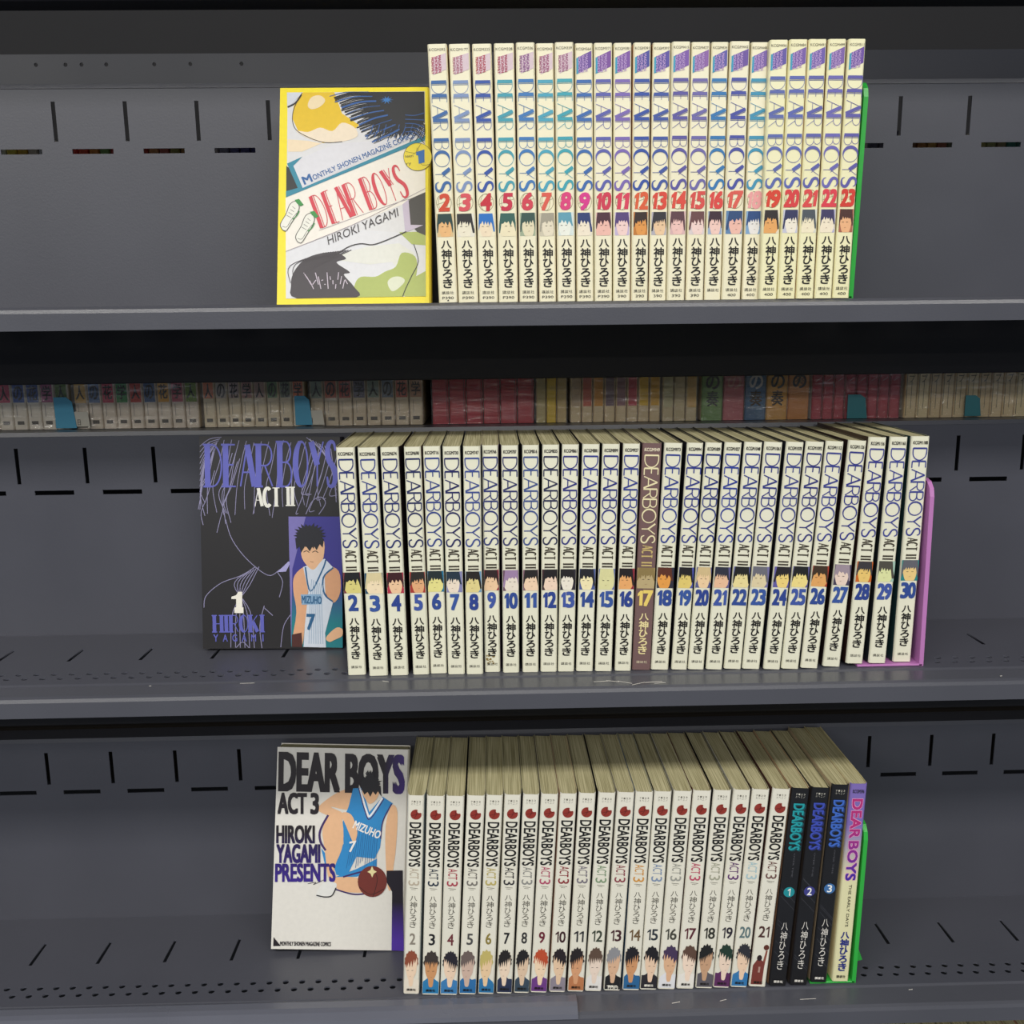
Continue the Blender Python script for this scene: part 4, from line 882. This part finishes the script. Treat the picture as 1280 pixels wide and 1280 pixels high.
a.L([(600, 362), (560, 440), (548, 520)], .0010, PU, 5); a.P([(398, 690), (345, 690), (440, 655), (530, 610), (528, 650), (440, 690)], BL, 4); a.L([(380, 690), (460, 668), (528, 655)], .0014, PU, 5)
a.S([(320, 415), (375, 420), (382, 540), (345, 640), (338, 690), (315, 690), (300, 560), (292, 480)], SK_, 5); a.L([(318, 412), (282, 480), (282, 530), (305, 570)], .0018, PU, 5)
a.S([(345, 690), (440, 695), (460, 720), (470, 760), (380, 755), (345, 730)], SK_, 3); a.L([(345, 745), (420, 768), (470, 768)], .0012, PU, 4)
a.S([(600, 370), (625, 400), (615, 560), (600, 665), (595, 740), (575, 740), (568, 560), (575, 440)], SK_, 3)
a.S([(470, 310), (490, 350), (505, 362), (530, 345), (548, 305), (540, 270), (480, 270)], SK_, 6)
a.SP(507, 272, 50, 44, .78, 22, '1d1a20', 7, 8); a.P([(462, 280), (552, 280), (556, 330), (540, 305), (530, 322), (518, 306), (506, 330), (494, 308), (480, 320), (470, 300)], '1d1a20', 7)
for k in range(14): a.L([(420+9*k, 470+(k%3)*14), (412+9*k, 560), (395+10*k, 650-(k % 4)*10)], .0004, '1f5f98', 5)
for k in range(9): a.L([(500+k*3, 250), (488+k*4, 222-(k % 3)*5)], .0008, '1d1a20', 8)
T = a.tilt(425, 470, -24); a.text('MIZUHO', 0, 125, 0, 36, 'ece8e4', 6, bold=.03, T=T); T = a.tilt(410, 578, 10); a.text('7', 0, 38, 0, 44, 'ece8e4', 6, bold=.03, T=T, shear=.3)
a.S([(270, 745), (300, 712), (345, 715), (350, 735), (330, 775), (265, 778)], 'dcdcd8', 5); a.L([(262, 770), (300, 778), (330, 772), (348, 738)], .0010, '1c1a1c', 6)
a.L([(225, 718), (260, 712), (250, 722), (300, 700)], .0005, '4c484c', 5)
cc = [(508+64*math.cos(k*math.pi/14), 712-70*math.sin(k*math.pi/14)) for k in range(28)]
a.P(cc, '6e2c24', 7); a.L([(450, 735), (500, 770), (560, 745)], .0005, '3a1814', 8); a.L([(505, 642), (530, 700), (510, 782)], .0005, '3a1814', 8); a.SP(508, 668, 22, 26, .45, 4, 'e4d8a0', 8, 3)
put('figure_artwork', a, ck)
a = Art(q)
a.P([(572, 664), (643, 664), (641, 830), (640, 1028), (586, 1024), (594, 760), (570, 715)], two_tone('black_to_violet_ink_foot', '4a2a98', '1a1420', 'Z', .05*H, .24*H), 6)
put('volume_number', a, ck)
a = Art(q)
a.P([(74, 952), (104, 992), (72, 992)], '1d151c', 4); T = a.tilt(102, 990, -2.2); a.text('MONTHLY SHONEN MAGAZINE COMICS', 0, 220, 0, 18, '1d151c', 5, bold=.03, T=T); put('magazine_lettering', a, ck)

# ------------------------------------------------------------------ bookends
def bookend(label, mat, X, Y, Z, ang, h, reach, depth=0.10, th=0.0022, base_left=0.05):
    r = thing('bookend', label, 'bookend', (X, Y, Z)); rr = 0.012
    pts = [(0, 0), (depth, 0), (depth, h-rr)]+[(depth-rr+rr*math.cos(math.radians(a_)), h-rr+rr*math.sin(math.radians(a_))) for a_ in (30, 60, 90)]+[(rr-rr*math.cos(math.radians(a_)), h-rr+rr*math.sin(math.radians(a_))) for a_ in (90, 60, 30, 0)]
    n = len(pts); V = []
    for s_ in (0, 1):
        for y, z in pts: V.append((s_*th+z*math.tan(ang), y, z))
    F = [((i+1) % n, i, i+n, (i+1) % n+n) for i in range(n)]+[tuple(range(n)), tuple(range(2*n-1, n-1, -1))]
    link('upright_plate', mesh('upright_plate', V, [f_[::-1] for f_ in F], [mat]), r)
    # raised rim round the plate, on the outer side
    V = []; F = []
    rim = [(y, z) for y, z in pts if True]; rim = pts[1:]+[pts[0]]
    m_ = len(rim)
    for y, z in rim:
        for dy, dx in ((0, 0), (0, 0.0010)):
            V.append((th+dx+z*math.tan(ang), y, z))
    for y, z in rim:
        iy = y+(0.002 if y < depth/2 else -0.002); iz = z-(0.002 if z > h-rr else 0)
        for dx in (0, 0.0010): V.append((th+dx+iz*math.tan(ang), iy, iz))
    for i in range(m_-1):
        a_, b_ = 2*i, 2*i+2; c_, d_ = a_+2*m_, b_+2*m_
        F += [(a_, b_, b_+1, a_+1), (a_+1, b_+1, d_+1, c_+1), (c_, c_+1, d_+1, d_)]
    link('rim', mesh('rim', V, F, [mat]), r)
    V, F = box_vf(-base_left, th, 0.0, depth, 0.0, 0.0016, 0.0003); link('base_plate', mesh('base_plate', V, F, [mat]), r)
    return r
be = bookend('green plastic bookend at the right end of the top row', GREEN, xA+zA/2/math.cos(aA)+0.0012, 0.7000, top.z+0.0002, aA+0.010, 0.148, 0, base_left=0.0015)
be = bookend('pink plastic bookend at the right end of the middle row', PINK, xB+wB/2+0.0048, 0.6850, mid.z+0.0002, aB-0.022, 0.142, 0, base_left=at_y(1138, 833, .685)[0]+0.008-at_y(1074, 833, .685)[0])
be = bookend('green plastic bookend at the right end of the bottom row', GREEN, xC+wC/2+0.0030, 0.6865, bot.z+0.0002, aC-0.012, 0.138, 0, base_left=0.034)
V, F = prism_y([(0.0040, 0.010), (0.0125, 0.012), (0.0060, 0.030)], 0.012, 0.0135); link('side_tab', mesh('side_tab', V, F, [GREEN]), be)

# ------------------------------------------------------------------ overstock behind: shrink-wrapped stacks standing on the rear ledge
RW = 'shrink wrapped stock behind the middle shelf'
zr = CZ+ZM+0.1727; YR = 0.842
ORD = ['first', 'second', 'third', 'fourth', 'fifth', 'sixth', 'seventh', 'eighth', 'ninth', 'tenth', 'eleventh', 'twelfth', 'thirteenth']+['far right']*40
def plain_book(label, grp, x0, x1, y, z, h, spine, side, lower=None, split=0.0, d=0.11, name='comic_volume', mark=None, ang=0.0, gain=(1.0, 1.0, 1.0)):
    wv = x1-x0
    r = tag(link(name, None, None, ((x0+x1)/2, y, z)), label, 'book', grp); r.rotation_euler = (0, ang, 0)
    jm, pm = book_meshes(wv-0.0004, wv-0.0003, h)
    j = link('jacket', jm, r)
    for i, c in enumerate((lower or spine, side)):
        j.material_slots[i].link = 'OBJECT'; j.material_slots[i].material = ink(c, 0.45, gain)
    link('page_block', pm, r)
    hw = wv/2-0.0012
    if lower or mark:
        p = Print()
        if lower: p.rect(-hw, hw, split, h-0.001, ink(spine, 0.45, gain), 0)
        if mark: mark(p, hw)
        put('spine_printing', p, r)
    return r
stacks = []
def stack(x0, x1, cols, lower, split, label, fn=None):
    """one wrapped block between two pixels of the photo"""
    a_ = at_y(x0, 500, YR)[0]; b_ = at_y(x1, 500, YR)[0]; n = len(cols); k = (b_-a_)/n
    for i, c in enumerate(cols):
        X = a_+k*i; mk = fn(i, c) if fn else None
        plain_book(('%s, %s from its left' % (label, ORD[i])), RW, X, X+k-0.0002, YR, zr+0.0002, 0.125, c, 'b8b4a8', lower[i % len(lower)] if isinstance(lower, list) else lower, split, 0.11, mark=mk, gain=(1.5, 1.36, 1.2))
    stacks.append((a_, b_))
def kanji(ch, col, z0=.028, z1=.040):
    return lambda i, c: (lambda p, hw: p.text(ch[i % len(ch)], -hw*.8, hw*.8, z0, z1, col, 2, bold=.02))
def letter_stack(i, c):
    def g(p, hw):
        p.text('人の花学'[i % 4], -hw*.75, hw*.75, .0255, .0375, '24201c', 2, bold=.02)
        p.line([(-hw*.5, .011), (-hw*.5, .0215)], .0004, '8c867c', 2); p.rect(-hw*.6, hw*.6, .0045, .0075, '5c564c', 2)
    return g
stack(-75, 86, ['6a9c4c', '4c8c44', 'd8a83c', '3c5c9c', 'c04c6c', '3c5ca8', '2c4c94', '9c4c7c', '5c7c3c'], 'd0ccc8', .0235, 'wrapped comic in leftmost stack behind middle shelf', letter_stack)
stack(92, 248, ['d0a858', '4c6c9c', 'b83c58', '2c8444', 'b84438', '3c5c8c', 'd89c3c', 'a8485c', '6c8c34'], 'c8c4bc', .0225, 'wrapped comic in second stack from left behind middle shelf', letter_stack)
stack(253, 381, ['c87850', 'a4a09c', 'a8989c', '9c7474', 'a48c88', '5c8458', '6a7c6c', 'c46c44'], 'ccc6b2', .025, 'wrapped comic in third stack from left behind middle shelf', letter_stack)
stack(387, 529, ['6c8074', 'a85c44', 'a84c44', '5c5c74', '7c9088', '6c7c90', 'b05c4c', 'a07c64'], 'beb6a2', .024, 'wrapped comic in fourth stack from left behind middle shelf', letter_stack)
stack(540, 668, ['a02434']*6, None, 0, 'dark red wrapped comic in the fifth stack behind middle shelf', lambda i, c: (lambda p, hw: p.line([(hw*.9, .002), (hw*.9, .12)], .0006, '6c1824', 1)))
stack(670, 709, ['a8a070', 'c8b020', 'b0a068'], None, 0, 'yellowish wrapped comic beside the dark red ones')
stack(713, 826, ['a89880', 'b05c48', 'c08c2c', '6c5c6c', '80606c', 'a83040', 'd0ac24', 'c49c28'], 'c4b898', .014, 'wrapped comic in the mixed red and yellow stack')
stack(828, 872, ['aaaa88', 'b0a888', 'b89c58'], 'b4ac8c', .012, 'narrow khaki wrapped comic near the middle stack')
def big(i, c):
    def g(p, hw):
        col = ['18201c', 'c8847c', 'c8c8c8', '18140c', '18140c'][i]
        p.text('の', -hw*.7, hw*.7, .0275, .0395, col, 2, bold=.03)
        if i in (0, 2, 3): p.text('奏', -hw*.65, hw*.65, .0125, .0255, ['303c2c', '8c8c98', '3a3018', '3a3018'][min(i, 3)], 2, bold=.02)
        if i == 4: p.text('奏', -hw*.5, hw*.6, .030, .040, '4a3c24', 2)
    return g
stack(877, 1012, ['5c8444', 'a05860', '345c84', 'b88c30', 'b07830'], None, 0, 'wide wrapped book with large character on its spine', big)
stack(1015, 1126, ['9c2c3c']*8, None, 0, 'crimson wrapped comic between the wide books and the beige stack', lambda i, c: (lambda p, hw: (p.line([(-hw*.6, .033), (hw*.6, .036)], .0008, 'c88c90', 1), p.line([(hw*.9, .002), (hw*.9, .12)], .0005, '6c1824', 1))))
stack(1131, 1330, ['c8bc9a', 'cec29e', 'c4b694', 'cabfa0', 'c8bc9a', 'cec29e', 'c4b694', 'cabfa0', 'c8bc9a', 'cec29e', 'c8bc9a', 'cec29e', 'c4b694'], None, 0, 'beige wrapped comic in rightmost stack behind middle shelf', lambda i, c: (lambda p, hw: (p.text('プ', -hw*.6, hw*.6, .031, .038, '5c5444', 1), p.line([(0, .008), (0, .033)], .0005, '7c7460', 1), p.line([(-hw, .002), (-hw, .12)], .0005, '6c644c', 1))))
# film round each block
def film(x0, x1, label):
    V = []; F = []; nx, nz = 28, 12; r = random.Random(int(x0*999))
    yf = YR-0.0028
    P = []
    for j in range(nz+1):
        for i in range(nx+1):
            X = x0+0.0006+(x1-x0-0.0012)*i/nx; Z = zr+0.0004+0.128*j/nz
            V.append((X, yf+r.uniform(-.0012, .0012), Z))
    for j in range(nz):
        for i in range(nx): k = j*(nx+1)+i; F.append((k, k+1, k+nx+2, k+nx+1))
    k0 = len(V)                                   # top and the two sides
    V += [(x0+0.0004, yf, zr+0.129), (x1-0.0004, yf, zr+0.129), (x1-0.0004, YR+0.114, zr+0.129), (x0+0.0004, YR+0.114, zr+0.129)]
    F += [(k0, k0+1, k0+2, k0+3)]
    o = tag(link('plastic_wrap', mesh('plastic_wrap', V, F, [FILM], None, True)), label, 'plastic film'); return o
wraps = [((-75, 86), 'crinkled clear film over the leftmost stack behind middle shelf'), ((92, 248), 'crinkled clear film over the second stack from left, blue tape on it'), ((253, 381), 'crinkled clear film over the third stack from left'),
         ((387, 529), 'clear film over the fourth stack, left of the dark red one'), ((540, 709), 'clear film over the dark red and yellow stack'), ((713, 872), 'clear film over the mixed red and yellow stack'),
         ((877, 1126), 'clear film over the wide books and crimson stack'), ((1131, 1330), 'clear film over the beige stack at right')]
for (p0, p1), lab in wraps: film(at_y(p0, 500, YR)[0]-.0012, at_y(p1, 500, YR)[0]+.0008, lab)
# blue tape tabs
for n_, (px, py, w_, h_) in enumerate(((80, 516, 22, 38), (378, 513, 18, 36), (1070, 508, 22, 30), (1215, 507, 18, 26))):
    x, z = at_y(px, py, YR-0.0045); s_ = 0.7/1000
    x = x; hw = w_*s_/2; hh = h_*s_/2
    V, F = prism_y([(x-hw, z-hh), (x+hw*1.3, z-hh), (x+hw, z+hh*.7), (x+hw*.4, z+hh), (x-hw, z+hh)], YR-0.0050, YR-0.0046)
    tag(link('tape_tab', mesh('tape_tab', V, F, [plastic('blue_tape', '3f8fb0' if n_ < 2 else '2b6f78', .5)])), ['blue tape tab on the leftmost wrapped stack', 'blue tape tab on the third wrapped stack', 'blue tape tab on the crimson wrapped books', 'teal tape tab on the beige wrapped stack'][n_], 'tape')
for n_, (px, py, w_, h_) in enumerate(((102, 524, 16, 18), (392, 522, 22, 18))):
    x, z = at_y(px, py, YR-0.0045); hw = w_*.0007/2; hh = h_*.0007/2
    V, F = prism_y([(x-hw, z-hh), (x+hw*1.2, z-hh), (x+hw, z+hh), (x-hw*1.1, z+hh)], YR-0.0045, YR-0.0042)
    st = tag(link('price_sticker', mesh('price_sticker', V, F, [ink('b8b4a8')])), ['white paper sticker beside the tape on the leftmost stacks', 'white paper sticker beside the tape on the fourth stack'][n_], 'sticker')
    p = Print(); p.text('日', x-.0035, x-.0010, z-hh+.001, z-hh+.006, '2c2c2c', 2); q_ = put('sticker_lettering', p, st); q_.location.y = YR-0.0045

# ------------------------------------------------------------------ stock behind the top shelf, glimpsed through the slots
zr2 = CZ+ZT+0.0382; YR2 = 0.872
for sn, px0, cols in (('leftmost', -6, ['c8c0b0', 'c8b048', 'd09c3c', 'c0b4a8', 'd8d4c8']), ('second', 84, ['b83c34', 'c04c38', 'c87c38', '6c9450', 'b84848']), ('third', 172, ['a04038', 'b08058', 'a05850', '8c8848', '98703c']), ('fourth', 260, ['9c98a0', '74748c', '4c4c84', '4c4c88', '44447c']),
                  ('bookend-side', 1085, ['505064', '5a5868', '4c4c60']), ('second last', 1133, ['7c5c48', 'a06c3c', 'a07c44', '8c5848', '6c7060']), ('rightmost', 1220, ['949058', '8c9060', '80785c', '3c7068', '40706c'])):
    x = at_y(px0, 187, YR2)[0]
    for ci, c in enumerate(cols):
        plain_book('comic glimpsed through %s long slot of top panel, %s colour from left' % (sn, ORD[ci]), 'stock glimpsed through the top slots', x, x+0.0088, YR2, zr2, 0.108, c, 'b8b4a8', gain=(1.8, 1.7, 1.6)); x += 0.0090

# ------------------------------------------------------------------ stock on the shelf below, only the tops in view
x = at_y(1050, 1276, 0.72)[0]; k = 0
rr_ = random.Random(5); cols = ['c8bc94', 'ccc098', 'c8bc98', 'c0b490', '8c8478', '6c3030', '4c3838', '384840', '5c7068', 'b4ac94', 'c0b498', 'a83038', 'b03440', 'a82c38', 'b08c8c', 'a83440']
while x < 0.47:
    wv = 0.0135+rr_.uniform(-.001, .002); c = cols[k % len(cols)]
    plain_book('comic on the shelf below at bottom right, %s from left' % ORD[k], 'comics on the shelf below', x, x+wv, 0.686, low.z+0.0002, 0.1705, c, c); x += wv+0.0003; k += 1

# scratches and chips in the paint along the shelf fronts
def scratches(sh, segs, name='paint_scratches'):
    V = []; F = []
    for (x0, y0, x1, y1, w_) in segs:
        a0 = at_z(x0, y0, sh.z-0.0012); a1 = at_z(x1, y1, sh.z-0.0012)
        d = w_*0.00035; k = len(V)
        V += [(a0[0], a0[1]-sh.yb, -0.0009), (a1[0], a1[1]-sh.yb, -0.0009), (a1[0], a1[1]-sh.yb+d, -0.0007), (a0[0], a0[1]-sh.yb+d, -0.0007)]; F.append((k, k+1, k+2, k+3))
    link(name, mesh(name, V, F, [ink('b8b4ae')]), sh.root)
scratches(mid, [(742, 853, 760, 852, 1.5), (758, 851.5, 774, 853, 1.5), (772, 852, 790, 855, 1.2), (790, 857, 806, 853.5, 1.4), (806, 854, 828, 852.5, 1.8), (818, 855, 832, 854, 1.2), (478, 852, 486, 853, 1.6), (300, 855, 318, 854.5, 1.2), (1250, 846, 1253, 845.6, 2), (186, 858.5, 189, 858.3, 2)])
scratches(bot, [(58, 1256, 62, 1255.6, 2), (840, 1255, 850, 1253, 1.6), (900, 1252, 908, 1250, 1), (1136, 1238, 1141, 1237.5, 1.6), (1000, 1250, 1020, 1249, 1)])
